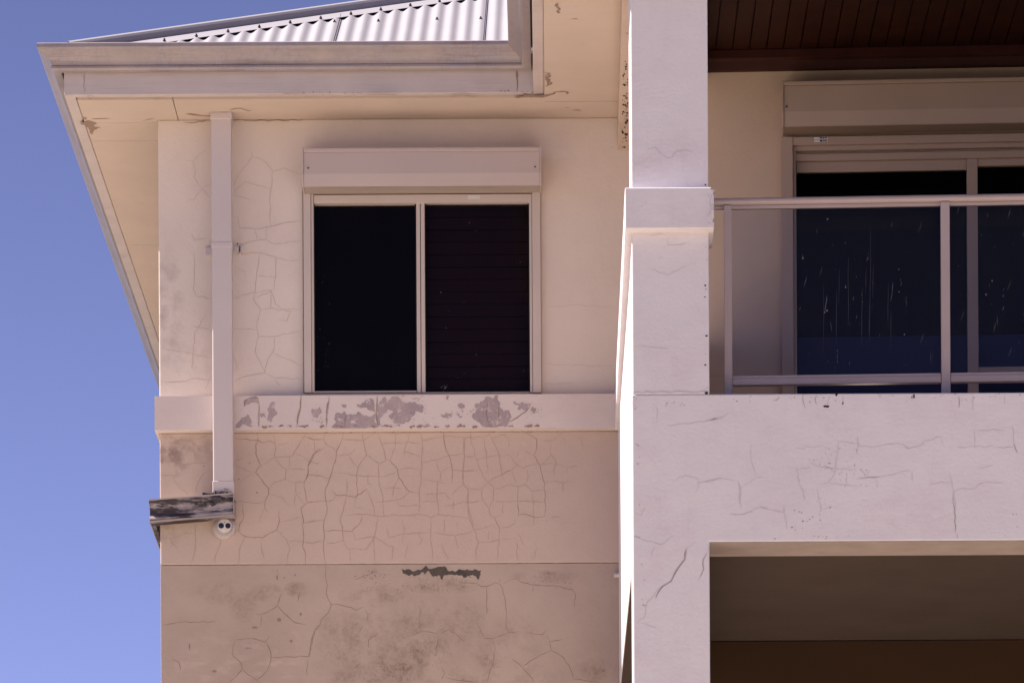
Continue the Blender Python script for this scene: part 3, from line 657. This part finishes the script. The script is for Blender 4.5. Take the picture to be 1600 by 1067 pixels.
for x, y, w, h in ((1104, 614, 3, 2.5), (1307, 616, 2, 3), (1291, 635, 5, 2), (1317, 630, 1.2, 2), (1428, 619, 1.5, 3.5), (1425, 621, 1, 2)):
    s, z = F2.at(x, y, -.001); k = D2/FP
    bw.blob(F2, [(s+w*k*math.cos(a), z+h*k*math.sin(a)) for a in (0, 1.05, 2.1, 3.1, 4.2, 5.2)], -.0016, 3, .2, 2)
bwall = bw.build('balcony_wall', [M['front'], M['crack_front'], M['hair_front'], M['chip']], house, bevel=.006)

# side parapet running back to the window wall
XSF = s988+.006; XSB = F1.at(966.5, 850)[0]
sw_ = MB()
def skew(mb, xa, xb, wa, wb, y0, y1, z0, z1):      # wall whose left face runs from (xa,y0) to (xb,y1)
    b = len(mb.v)
    for z in (z0, z1):
        for x, y in ((xa, y0), (xa+wa, y0), (xb+wb, y1), (xb, y1)): mb.v.append(Vector((x, y, z)))
    for q in ((0,3,2,1), (4,5,6,7), (0,1,5,4), (1,2,6,5), (2,3,7,6), (3,0,4,7)): mb.f.append([b+i for i in q]); mb.m.append(0)
zcap0, zcap1 = F2.rect(977, 293, 1116, 357, -.075)[2:]
skew(sw_, XSF, XSB, .28, .28, D2+TH+.002, D1-.002, zbb, zcap0+.005)
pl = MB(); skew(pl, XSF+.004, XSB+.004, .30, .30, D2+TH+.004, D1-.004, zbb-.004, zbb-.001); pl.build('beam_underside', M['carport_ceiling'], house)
side_w = sw_.build('side_parapet', M['front'], house, bevel=.004)
md = MB(); xa = F2.at(976.6, 320)[0]; xb = F1.at(960.5, 640)[0]
skew(md, xa, xb, .36, .36, D2+.285, D1-.077, zcap0, zcap1)
mould = md.build('side_moulding', M['front'], side_w, bevel=.005)
# column: upper shaft and cap
cu = MB(); sa, sb = F2.at(985.8, 150)[0], F2.at(1106, 150)[0]
ZBM = F1.at(965, 234)[1]                    # underside of the upper beam
cu.box(F2, sa, sb, .002, .55, zt0, ZBM)
cracks(cu, F2, .0008, 900, 200, 4.85, '545,165 600,150 640,195 690,230 730,225 760,180 830,170 890,185; 560,820 670,800; 690,830 700,890 800,885 840,870; 430,300 440,330; 620,990 660,980', .003, 1)
cracks(cu, F2, .0008, 985, 0, 1, '30,420 60,430 90,415; 15,540 60,545', .002, 1)
specks(cu, F2, .0006, 1100, 240, 1105, 610, 12, .5, 1.5, 2, False)
col = cu.build('column', [M['front'], M['hair_front'], M['chip']], house, bevel=.005)
cc = MB(); ca, cb = F2.at(976.6, 320, -.075)[0], F2.at(1115.5, 320, -.075)[0]
cc.box(F2, ca, cb, -.075, .285, zcap0, zcap1)
cz = cc
cracks(cz, F2, -.0762, 900, 200, 4.85, '1020,530 1015,570 1025,600 1010,660 1020,650; 1030,500 1022,540', .005, 1)
specks(cz, F2, -.0762, 1105, 300, 1114, 350, 26, .5, 1.4, 1, False); specks(cz, F2, -.0762, 980, 315, 1070, 350, 22, .3, .8, 1, False)
for x, y, w, h in ((1113, 295, 3.5, 2.5), (1116, 303, 1.6, 3), (1115, 345, 1.5, 3), (1116, 325, 1, 4)):
    s, z = F2.at(x, y, -.076); k = D2/FP
    cz.blob(F2, [(s+w*k*math.cos(a), z+h*k*math.sin(a)) for a in (0, 1.05, 2.1, 3.1, 4.2, 5.2)], -.0765, 2, .3, 2)
cap = cc.build('column_cap', [M['front'], M['hair_front'], M['crack_front']], col, bevel=.009, seg=3)
cap['label'] = 'column cap with chipped right edge'

# upper beams (side beam over the column line, front beam above the frame)
ub = MB()
skew(ub, F2.at(981, 0)[0]-.01, XB, .40, .40, YE+.2, D1-.002, ZBM, ZS-.002)
UB = Under(ZBM)
for _ in range(85):
    y = random.gauss(170, 50); x = 983-random.random()**1.5*9-(y-100)*.025
    if y < 20 or y > 232: continue
    s, z = UB.at(x, y); rr = random.uniform(.5, 1.5)*D1/FP
    ub.blob(UB, [(s+rr*math.cos(a), z+rr*4*math.sin(a)) for a in (0, 1.3, 2.6, 3.8, 5)], -.0012, 1, .2, 1)
ub.build('side_beam', [M['soffit_rib'], M['chip']], house, bevel=.004)
fb = MB(); fb.box(F2, sa+.02, 9.2, .05, .32, ZBM, ZS+.02); fb.build('front_beam', M['front'], house, bevel=.004)
zz = MB(); zz.box(F2, XB+.301, 9.2, -.36, .05, ZS, ZS+.03); zz.build('soffit', M['soffit'], house)

# balcony floor, carport ceiling and back wall below
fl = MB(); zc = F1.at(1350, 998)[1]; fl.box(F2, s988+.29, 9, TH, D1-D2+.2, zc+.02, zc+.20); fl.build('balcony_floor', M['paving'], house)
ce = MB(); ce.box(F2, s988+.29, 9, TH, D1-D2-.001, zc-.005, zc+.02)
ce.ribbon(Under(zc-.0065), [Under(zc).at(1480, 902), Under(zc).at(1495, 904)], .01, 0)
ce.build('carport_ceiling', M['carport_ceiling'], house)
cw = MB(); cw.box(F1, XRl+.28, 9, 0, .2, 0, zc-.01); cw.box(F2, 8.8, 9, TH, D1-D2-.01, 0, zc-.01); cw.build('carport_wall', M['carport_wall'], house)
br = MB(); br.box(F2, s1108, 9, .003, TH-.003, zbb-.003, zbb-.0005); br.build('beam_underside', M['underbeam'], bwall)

# balcony recess: wall with the sliding door
sL = F3.at(1050, 400)[0]
r = F3.rect(1222, 214, 1720, 640)
ztr = F3.at(1240, 112)[1]                   # bottom of the dark trim
zdh = F3.at(1240, 226)[1]; zfl = zc+.20
dw = MB(); dw.merge = True
sd0 = F3.at(1240, 400)[0]; sd1 = sd0+2.5
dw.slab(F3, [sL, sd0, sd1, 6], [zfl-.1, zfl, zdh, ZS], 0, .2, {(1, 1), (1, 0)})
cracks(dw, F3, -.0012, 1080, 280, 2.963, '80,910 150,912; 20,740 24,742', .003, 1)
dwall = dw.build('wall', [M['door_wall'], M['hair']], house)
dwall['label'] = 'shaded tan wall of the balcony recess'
rt = MB(); rt.box(Frame(F3.w(sL, 0, 0).x, F3.w(sL, 0, 0).y), -.0, .2, .2, D1-F3.w(sL, 0, 0).y+.1, zfl-.1, ZS); rt.build('wall', M['door_wall'], house)
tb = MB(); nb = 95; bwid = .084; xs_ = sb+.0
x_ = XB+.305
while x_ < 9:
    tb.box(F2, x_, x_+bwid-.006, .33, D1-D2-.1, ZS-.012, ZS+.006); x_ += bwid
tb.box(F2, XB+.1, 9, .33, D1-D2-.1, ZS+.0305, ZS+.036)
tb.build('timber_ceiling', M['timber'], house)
tr_ = MB(); tr_.prism(F3, [(0, ztr), (0, ZS-.014), (-.05, ZS-.014), (-.05, ztr+.055), (-.035, ztr+.045), (-.022, ztr+.006), (-.018, ztr)], sL+.01, 6)
tr_.build('cornice', M['timber_trim'], house, bevel=.003)

# ------------------------------------------------------------------ window
wn = bpy.data.objects.new('window', None); scene.collection.objects.link(wn); wn.parent = house
wb_ = F1.w(*[(lambda q: (q[0], 0, q[2]))(F1.rect(474, 303, 845, 613))][0]); wn['_b'] = tuple(wb_); wn.location = wb_-house.location
fm = MB()
fm.pbox(F1, 474.5, 300, 486, 613, -.035, .01); fm.pbox(F1, 486.5, 303, 490.5, 613, -.026, .04)
fm.pbox(F1, 832, 300, 845, 613, -.035, .01); fm.pbox(F1, 827.5, 303, 831.5, 613, -.026, .04)
fm.pbox(F1, 490.5, 304, 827.5, 317, -.024, .06)
fm.pbox(F1, 490.5, 610.5, 651, 613, -.015, .06); fm.pbox(F1, 664, 612, 827.5, 613.4, -.010, .06)
fm.pbox(F1, 651, 316.5, 657, 613, -.012, .05); fm.pbox(F1, 658, 316.5, 664, 613, -.018, .05)
fm.build('frame', M['alu'], wn, bevel=.0015)
st = MB(); st.pbox(F1, 731, 305, 750, 311.5, -.0255, -.0245); st.build('sticker', M['label'], wn)
gk = MB()
for x0, y0, x1, y1 in ((490, 316, 652, 319), (663, 313, 829, 316.5), (490, 318, 492.5, 611), (649, 318, 651.5, 611), (663.5, 316, 666, 612), (825.5, 316, 828.5, 612)): gk.pbox(F1, x0, y0, x1, y1, .003, .012)
gk.build('gasket', M['rubber'], wn)
for x0, x1, y0, off in ((490, 652, 317, .03), (663, 829, 314, .02)):
    pn = MB(); a, b, c, d = F1.rect(x0, y0, x1, 613, off); pn.face([F1.w(a, off, c), F1.w(b, off, c), F1.w(b, off, d), F1.w(a, off, d)])
    if x0 > 600:
        specks(pn, F1, off-.001, 670, 330, 825, 605, 16, .25, .8, 1, False); specks(pn, F1, off-.001, 688, 600, 700, 612, 8, .3, 1.2, 1)
    else:
        specks(pn, F1, off-.001, 494, 420, 520, 590, 16, .2, .7, 1, False)
    pn.build('pane', [M['glass'], M['drip']], wn)
bl = MB(); a, b, c, d = F1.rect(666, 320, 826, 611, .12)
n_ = 15; h_ = (d-c)/n_
for i in range(n_):
    z = c+i*h_; tilt = random.uniform(.004, .012)
    bl.prism(F1, [(.12, z+.001), (.12+tilt, z+h_-.0015), (.123+tilt, z+h_-.0015), (.123, z+.001)], a, b)
bl.build('blind', M['blind'], wn)
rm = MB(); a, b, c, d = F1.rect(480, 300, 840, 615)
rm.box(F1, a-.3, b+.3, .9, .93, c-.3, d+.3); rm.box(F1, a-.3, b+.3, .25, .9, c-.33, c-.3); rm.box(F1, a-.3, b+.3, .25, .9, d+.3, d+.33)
rm.box(F1, a-.33, a-.3, .25, .93, c-.3, d+.3); rm.box(F1, b+.3, b+.33, .25, .93, c-.3, d+.3); rm.build('room_lining', M['unlit'], wn)
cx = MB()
cx.box(F1, a-.02, (a+b)/2+.02, .10, .11, c, d); cx.build('dark_backing', M['unlit'], wn)  # black sheet added behind the left pane as the room's darkness

def shutter_box(fr, name_p, x0, x1, y, nf, mats, label):
    # y: (top, lip, start of slanted face, bottom front edge, bottom at wall) measured at x0+?
    xm, ytop, ylip, ych, ybf, yb = y
    zt_ = fr.at(xm, ytop, -nf)[1]; zl = fr.at(xm, ylip, -nf-.006)[1]; zc_ = fr.at(xm, ych, -nf)[1]; zf = fr.at(xm, ybf, -nf+.012)[1]; zb_ = zf+.004
    s0, s1 = fr.at(x0, (ytop+yb)/2, -nf)[0], fr.at(x1, (ytop+yb)/2, -nf)[0]
    base = fr.w((s0+s1)/2, 0, zf)
    e = empty('roller_shutter', base, label, 'roller shutter')
    b = MB()
    b.prism(fr, [(-.002, zt_), (-.002, zb_+.002), (-.02, zb_), (-nf+.012, zf), (-nf, zc_), (-nf, zl-.002), (-nf-.004, zl), (-nf-.004, zt_-.004), (-nf, zt_)], s0+.006, s1-.006)
    h = b.build('housing', mats[0], e, bevel=.0015)
    u_ = MB(); u_.prism(fr, [(-.022, zb_-.001), (-.022, zb_-.003), (-nf+.016, zf-.003), (-nf+.016, zf-.001)], s0+.01, s1-.01); u_.build('slot', mats[1], e)
    for a_, c_ in ((s0-.002, s0+.0055), (s1-.0055, s1+.002)):
        c0 = MB(); c0.prism(fr, [(0, zt_+.002), (0, zb_-.006), (-nf+.010, zf-.005), (-nf-.006, zc_-.003), (-nf-.006, zt_+.002)], a_, c_); c0.build('end_cap', mats[0], e, bevel=.001)
    for sx in (s0+.03, s1-.03):
        r_ = MB(); r_.tube([fr.w(sx, -nf-.003, zc_+.03), fr.w(sx, -nf+.001, zc_+.03)], .0045, 8); r_.build('rivet', M['screw'], e)
    ln = MB(); ln.box(fr, s0+.008, s1-.008, -nf-.0012, -nf, zl-.006, zl-.002); ln.build('seam', M['shutter_dark'], e)
    return e
shutter_box(F1, '', 472.5, 845, (659, 230.5, 236, 271, 291, 303), .19, (M['shutter'], M['shutter_dark']), 'beige roller shutter box mounted above the two-pane window')

# ------------------------------------------------------------------ sliding door
dr = bpy.data.objects.new('sliding_door', None); scene.collection.objects.link(dr); dr.parent = house
db = F3.w(sd0, 0, zfl); dr['_b'] = tuple(db); dr.location = db-house.location
f3 = MB()
def b3(mb, x0, y0, x1, y1, nf, nb, mi=0):   # y values are read at the left end, x=1240
    sA, sB = F3.at(x0, 400, nf)[0], F3.at(x1, 400, nf)[0]
    mb.box(F3, sA, sB, nf, nb, max(zfl+.002, F3.at(1240, y1, nf)[1]), F3.at(1240, y0, nf)[1], mi)
b3(f3, 1221, 214, 1239.5, 1000, -.045, .0); b3(f3, 1239.8, 214.5, 1900, 227, -.040, .0)
b3(f3, 1240, 229, 1244.5, 1000, -.012, .06); b3(f3, 1240, 229, 1900, 236, -.015, .10); b3(f3, 1240, 236.2, 1900, 241, .02, .10); b3(f3, 1240, 241.2, 1900, 252, .004, .10)
f3.build('frame', M['door_alu'], dr, bevel=.0015)
s3 = MB(); b3(s3, 1244.8, 254, 1511, 270, .035, .07); b3(s3, 1511.2, 252.3, 1528, 1000, .022, .07); b3(s3, 1528.2, 252.3, 1900, 264.5, .03, .07); b3(s3, 1528.2, 578, 1900, 588.5, .03, .07); b3(s3, 1880, 252, 1900, 1000, .024, .07)
s3.build('sash', M['door_alu'], dr, bevel=.0015)
g3 = MB()
for x0, x1, ya, off in ((1244, 1512, 268, .05), (1527, 1890, 262, .055)):
    g3 = MB(); sA, sB = F3.at(x0, 400, off)[0], F3.at(x1, 400, off)[0]; zA, zB = zfl+.002, F3.at(1240, ya, off)[1]
    g3.face([F3.w(sA, off, zA), F3.w(sB, off, zA), F3.w(sB, off, zB), F3.w(sA, off, zB)])
    g3.build('pane', M['door_glass'], dr)
k3 = MB(); b3(k3, 1239.8, 227.2, 1900, 228.8, -.008, .0); b3(k3, 1245, 252.2, 1511, 253.8, .030, .05); b3(k3, 1244.5, 255, 1245.6, 1000, .0, .03)
k3.build('gasket', M['rubber'], dr)
q3 = MB(); q3.box(F3, sd0-.3, sd1+.6, 1.0, 1.03, zfl, ZS); q3.box(F3, sd0-.33, sd0-.3, .2, 1.03, zfl, ZS); q3.box(F3, sd1+.6, sd1+.63, .2, 1.03, zfl, ZS); q3.build('room_lining', M['unlit'], dr)
q3 = MB(); b3(q3, 1246, 528, 1880, 1000, .30, .34); q3.build('blue_reflection_panel', mat('deep_blue_reflection', (.07, .09, .24), .6, .2), dr)  # added blue panel standing in for the reflection in the lower glass
lb = MB(); b3(lb, 1273, 215.3, 1295, 218.6, -.0415, -.0402); b3(lb, 1273, 219.8, 1294, 223.0, -.0415, -.0402)
for x0, y0, x1, y1 in ((1282, 215.5, 1285, 217.6), (1286, 216, 1289, 217.8), (1290, 215.8, 1293, 217.4), (1282, 220.0, 1286, 222.6), (1287, 220.2, 1289.5, 222.4), (1290.5, 220, 1292.5, 222.6)): b3(lb, x0, y0, x1, y1, -.0422, -.0416, 1)
lb.build('sticker', [M['label'], M['rubber']], dr)
# door shutter
def door_shutter():
    nf = .20
    zt_ = F3.at(1225, 127, -nf)[1]; zl = F3.at(1225, 133, -nf)[1]; zc_ = F3.at(1225, 175, -nf)[1]; zf = F3.at(1225, 198.5, -nf+.014)[1]; zb_ = F3.at(1225, 214, 0)[1]+.012
    s0 = F3.at(1222, 170, -nf)[0]; s1 = s0+2.9
    e = empty('roller_shutter', F3.w((s0+s1)/2, 0, zf), 'long brown roller shutter box above the balcony sliding door', 'roller shutter')
    b = MB(); b.prism(F3, [(-.002, zt_), (-.002, zb_), (-.03, zb_-.004), (-nf+.014, zf), (-nf, zc_), (-nf, zl-.002), (-nf-.005, zl), (-nf-.005, zt_-.004), (-nf, zt_)], s0+.008, s1)
    b.build('housing', M['door_alu'], e, bevel=.0015)
    u_ = MB(); u_.prism(F3, [(-.032, zb_-.007), (-.032, zb_-.010), (-nf+.017, zf-.003), (-nf+.017, zf-.001)], s0+.01, s1-.01); u_.build('slot', M['door_dark'], e)
    c0 = MB(); c0.prism(F3, [(0, zt_+.002), (0, zb_-.006), (-nf+.010, zf-.006), (-nf-.007, zc_-.003), (-nf-.007, zt_+.002)], s0-.002, s0+.0075); c0.build('end_cap', M['door_alu'], e, bevel=.001)
    r_ = MB(); r_.tube([F3.w(s0+.022, -nf-.003, zc_+.025), F3.w(s0+.022, -nf+.001, zc_+.025)], .0055, 8); r_.build('rivet', M['screw'], e)
    ln = MB(); ln.box(F3, s0+.01, s1-.008, -nf-.0012, -nf, zl-.007, zl-.002); ln.build('seam', M['door_dark'], e)
door_shutter()

# ------------------------------------------------------------------ balustrade
def ry(px_ref, py, off): return F4.at(px_ref, py, off)[1]
rb = F4.w(F4.at(1137, 600)[0], 0, zt0)
rail = empty('balcony_railing', (rb.x, rb.y, zt0), 'mauve grey metal balustrade with clear glass panels standing on the balcony wall', 'railing')
zr1, zr0 = ry(1137, 311, 0), ry(1137, 322.5, 0)
h = zr1-zr0; s_a = F4.at(1112, 316)[0]; s_b = s_a+4.2
tr = MB(); pf = []
for i in range(20):
    a = 2*math.pi*i/20; ca_, sa_ = math.cos(a), math.sin(a)
    pf.append((.032*math.copysign(abs(ca_)**.7, ca_), (zr0+zr1)/2+h/2*math.copysign(abs(sa_)**.8, sa_)))
tr.prism(F4, pf, s_a, s_b); trr = tr.build('top_rail', M['rail'], rail, smooth=True)
m_ = trr.modifiers.new('es', 'EDGE_SPLIT'); m_.split_angle = R(40)
ch = MB(); zch = ry(1137, 327.5, .0)
ch.box(F4, s_a, s_b, -.012, .012, zch, zr0-.001); ch.build('glazing_channel', M['rail'], rail, bevel=.001)
zb1_, zb0_ = ry(1300, 590.5, 0), ry(1300, 601, 0)
posts = [(1131.5, 1143.5), (1470, 1484)]
pe = []
for x0, x1 in posts: pe.append((F4.at(x0, 450)[0], F4.at(x1, 450)[0]))
pit = pe[1][0]-pe[0][0]; pe += [(pe[1][0]+pit, pe[1][1]+pit), (pe[1][0]+2*pit, pe[1][1]+2*pit), (pe[1][0]+3*pit, pe[1][1]+3*pit)]
for a, b in pe:
    p_ = MB(); p_.box(F4, a, b, -.026, .026, zt0, zr0-.0005); p_.build('post', M['rail'], rail, bevel=.0025)
for (a, b), (c, d) in zip(pe, pe[1:]):
    p_ = MB(); p_.box(F4, b+.0005, c-.0005, -.022, .022, zb0_, zb1_); p_.build('bottom_rail', M['rail'], rail, bevel=.004)
    q_ = MB(); q_.box(F4, b+.002, c-.002, -.012, .012, zb1_+.001, zb1_+.012); q_.build('glazing_channel', M['rail'], rail)
    g_ = MB(); g_.face([F4.w(b+.001, .0, zb1_+.01), F4.w(c-.001, .0, zb1_+.01), F4.w(c-.001, .0, zch+.003), F4.w(b+.001, .0, zch+.003)])
    if c < 1.6:
        for _ in range(100):
            s = random.uniform(b+.03, c-.02); z = random.uniform(zb1_+.03, zch-.03); L_ = random.choice((.005, .006, .008, .012, .02, .045)); ln_ = random.uniform(-.1, .25)*L_
            g_.ribbon(F4, [(s, z), (s+ln_, z+L_*.5), (s+ln_*1.6, z+L_)], random.uniform(.0005, .0011), -.001, 1, True, .1, .02)
            if random.random() < .12: specks_r = random.uniform(.0012, .0028); g_.blob(F4, [(s+specks_r*math.cos(a), z+specks_r*1.6*math.sin(a)) for a in (0, 1.3, 2.6, 3.8, 5)], -.0015, 1, .1, 1)
    if c < 1.6:
        for _ in range(12):
            s = random.gauss((b*.35+c*.65), .10); z = random.uniform(zb1_+.05, zch-.35); L_ = random.uniform(.1, .32)
            if b+.02 < s < c-.02: g_.ribbon(F4, [(s, z), (s+.003, z+L_)], .0003, -.001, 1, True, .05, .05)
    g_.build('glass_panel', [M['panel_glass'], M['drip']], rail)

# ------------------------------------------------------------------ downpipe
zpt = F1.at(347, 184, -.10)[1]; zpb = F1.at(347, 792, -.10)[1]
p0, p1 = F1.at(331.5, 500, -.145)[0], F1.at(363, 500, -.145)[0]
dp = empty('downpipe', F1.w((p0+p1)/2, -.09, zpb), 'square mauve painted downpipe running down over the ledge left of the window', 'downpipe')
a_ = MB(); a_.box(F1, p0, p1, -.145, -.080, zpb, zpt-.01); a_.build('pipe', M['pipe'], dp, bevel=.006)
a_ = MB(); a_.box(F1, p0-.004, p1+.004, -.149, -.0, zpt-.02, min(zpt+.02, ZS-.001)); a_.build('collar', M['pipe'], dp, bevel=.003)
zs_ = F1.at(347, 751, -.145)[1]
a_ = MB(); a_.box(F1, p0-.003, p1+.003, -.148, -.077, zpb, zs_); a_.build('sleeve', M['pipe'], dp, bevel=.004)
za, zb_ = F1.at(347, 390, -.145)[1], F1.at(347, 377, -.145)[1]
a_ = MB(); a_.box(F1, p0-.0025, p1+.002, -.1475, -.077, za+.012, zb_-.006); a_.box(F1, p1+.002, F1.at(377, 384, 0)[0], -.054, -.045, za+.006, zb_-.004); a_.box(F1, F1.at(374, 384)[0], F1.at(378, 384)[0], -.054, -.0, za+.006, zb_-.004); a_.build('clip', M['pipe'], dp, bevel=.0015)
a_ = MB(); a_.box(F1, p0-.04, p0-.002, -.02, 0, za, zb_); a_.build('clip', M['pipe'], dp, bevel=.0015)
a_ = MB(); s, z = F1.at(371, 381, -.055); a_.tube([F1.w(s, -.058, z), F1.w(s, -.053, z)], .004, 8); a_.build('screw', M['screw'], dp)

# ------------------------------------------------------------------ short gutter catching the downpipe at the corner
OFF = -.17
ga, gb = F1.at(232.5, 797, OFF)[0], F1.at(364.5, 787, OFF)[0]
gzt, gzb = F1.at(364, 770, OFF)[1], F1.at(364, 803, OFF)[1]
H = gzt-gzb; drop = F1.at(364, 771, OFF)[1]-F1.at(233, 781.5, OFF)[1]
base = F1.w(XL, -.08, gzb-drop)
sg = empty('rainwater_gutter', base, 'short grimy gutter wrapping the wall corner at the foot of the downpipe', 'gutter')
m = M['grime'] = mat('grimy_zinc', (.36, .31, .32), .6, .35, (.20, .17, .19), 10, .3, 40)
t = m.node_tree
geo = t.nodes.new('ShaderNodeNewGeometry'); sp = t.nodes.new('ShaderNodeSeparateXYZ'); t.links.new(geo.outputs['Position'], sp.inputs[0])
n1 = ramp_n(t, noise_n(t, 10, 5, (.55, 1, 2.4), .62), .43, .53)
overlay(m, n1, (.035, .026, .035))
n2 = ramp_n(t, noise_n(t, 34, 4, (1, 1, 1), .6, (2, 1, 4)), .60, .70); rr = region_n(t, F1, [(355, 790, 26, 22, 1), (335, 778, 20, 12, .8)])
overlay(m, math_n(t, 'MULTIPLY', n2, rr), (.28, .30, .50))
def gsweep(mb, prof, mi=0):                  # path: right end -> corner -> back along the side
    outw = [(gb, 0), (ga, 1), (ga, 2)]
    pth = [(gb, D1-.04, 0), (XL-.02, D1-.04, 0), (XL-.02, D1+.62, .0)]
    nr = [Vector((0, -1)), Vector((-1, -1)), Vector((-1, 0))]
    b = len(mb.v); k = len(prof)
    W = XL-.02-ga
    for (x, y, _), n_, zz_ in zip(pth, nr, (0, -drop, -drop-.02)):
        for q, z in prof:
            mb.v.append(Vector((x+n_.x*q*(W/.13), y+n_.y*q, gzb+z+zz_)))
    for i in range(2):
        for j in range(k):
            l = (j+1) % k; mb.f.append([b+i*k+j, b+(i+1)*k+j, b+(i+1)*k+l, b+i*k+l]); mb.m.append(mi)
pg = [(.0, .0), (.105, 0), (.112, .004), (.116, .014), (.108, .03), (.108, .052), (.118, .078), (.13, H-.012), (.132, H), (.124, H), (.122, H-.014), (.108, .078), (.10, .05), (.10, .03), (.105, .012), (.10, .006), (.006, .006), (.006, H*.8), (0, H*.8)]
a_ = MB(); gsweep(a_, pg); a_.build('trough', M['grime'], sg, bevel=.0015)
a_ = MB(); gsweep(a_, [(-.036, H*.86), (.108, H*.86), (.108, H*.90), (-.036, H*.90)]); a_.build('bounce_fill', mat('pale_bounce_fill', (.66, .58, .50), .9, .1), sg)  # pale fill added so sunlight bounces as a glow onto the wall
a_ = MB(); a_.prism(F1, [(-.002, gzb-.002), (-.002, gzt-.01), (-.175, gzt+.004), (-.175, gzt-.012), (-.162, gzb+.03), (-.158, gzb-.002)], gb-.001, gb+.003); a_.build('end_cap', M['gutter'], sg, bevel=.0008)
a_ = MB()                                    # bright rims
gsweep(a_, [(.1325, H-.006), (.1345, H+.001), (.1235, H+.003), (.1235, H+.0005), (.1325, H)]); gsweep(a_, [(.100, -.001), (.100, -.004), (.118, -.003), (.119, .002), (.113, .002), (.106, -.001)])
a_.build('rim', M['gutter'], sg)
a_ = MB()
for _ in range(130):
    x = gb-.012-random.random()**1.4*.17; s = random.uniform(.006, .016)
    c = Vector((x, D1-.04-random.uniform(.08, .13), gzt+random.uniform(-.035, .020)-(.0 if x > gb-.1 else .02)))
    if x > gb-.03: c.z -= .01
    pts = [c+Vector((random.gauss(0, s), random.gauss(0, s*.6), random.gauss(0, s*.6))) for _ in range(4)]
    for q in ((0, 1, 2), (0, 2, 3), (0, 3, 1), (1, 3, 2)): a_.face([pts[i] for i in q])
db_ = a_.build('caked_leaves', M['debris'], sg)

# ------------------------------------------------------------------ security camera
s, z = F1.at(350, 823, -.04)
cb_ = F1.w(s, 0, z)
sc = empty('security_camera', cb_, 'white dome security camera with two black lenses under the short gutter', 'security camera')
K = D1/FP
def lathe(name, m, prof, c, ax, parent, seg=40):
    ax = Vector(ax).normalized(); a = ax.orthogonal().normalized(); b = ax.cross(a); mb = MB(); n0 = 0; k = len(prof)
    for r_, d in prof:
        for i in range(seg):
            t_ = 2*math.pi*i/seg; r_ = r_; mb.v.append(Vector(c)+ax*d+(a*math.cos(t_)+b*math.sin(t_))*r_*1.14)
    for j in range(k-1):
        for i in range(seg):
            w = (i+1) % seg; mb.f.append([j*seg+i, j*seg+w, (j+1)*seg+w, (j+1)*seg+i]); mb.m.append(0)
    mb.f.append([(k-1)*seg+i for i in range(seg)]); mb.m.append(0)
    o = mb.build(name, m, parent, smooth=True); q = o.modifiers.new('es', 'EDGE_SPLIT'); q.split_angle = R(35); return o
lathe('base', M['cam_white'], [(.053, -.002), (.053, .018), (.050, .024), (.046, .026), (.044, .040), (.046, .043), (.040, .046)], cb_+Vector((0, 0, 0)), (0, -1, 0), sc)
ax = Vector((.06, -1, -.02)).normalized(); bc = cb_+Vector((.0, -.034, .004))
pr_ = [(.045*math.cos(a), .045*math.sin(a)) for a in [R(x) for x in range(0, 50, 6)]]
lathe('eyeball', M['cam_ring'], pr_, bc, ax, sc)
fc = bc+ax*.0335+Vector((.003, 0, -.002))
lathe('face_plate', M['cam_face'], [(.031, 0), (.0305, .003), (.028, .0045)], fc, ax, sc)
rt_ = ax.cross(Vector((0, 0, 1))).normalized()
for sg_ in (-1, 1):
    lathe('lens', M['cam_dark'], [(.0125, 0), (.0125, .0012), (.0115, .002)], fc+ax*.0044+rt_*sg_*.0175-Vector((0, 0, .001)), ax, sc)
lathe('sensor', M['cam_dark'], [(.0022, 0), (.0022, .001)], fc+ax*.0044+Vector((0, 0, .016)), ax, sc, 10)

# small pipe stub at the far end of the wall
s, z = F1.at(965, 899)
a_ = MB(); a_.tube([F1.w(s-.02, -.02, z), F1.w(s+.012, -.02, z)], .013, 14); a_.tube([F1.w(s-.006, 0, z), F1.w(s-.006, -.02, z)], .008, 10)
o = a_.build('pipe_clip', M['pipe'], None, origin=F1.w(s, 0, z)); o['label'] = 'tiny grey pipe clip at the right end of the pink beige wall'; o['category'] = 'clip'

for o in scene.objects:
    if '_b' in o: del o['_b']
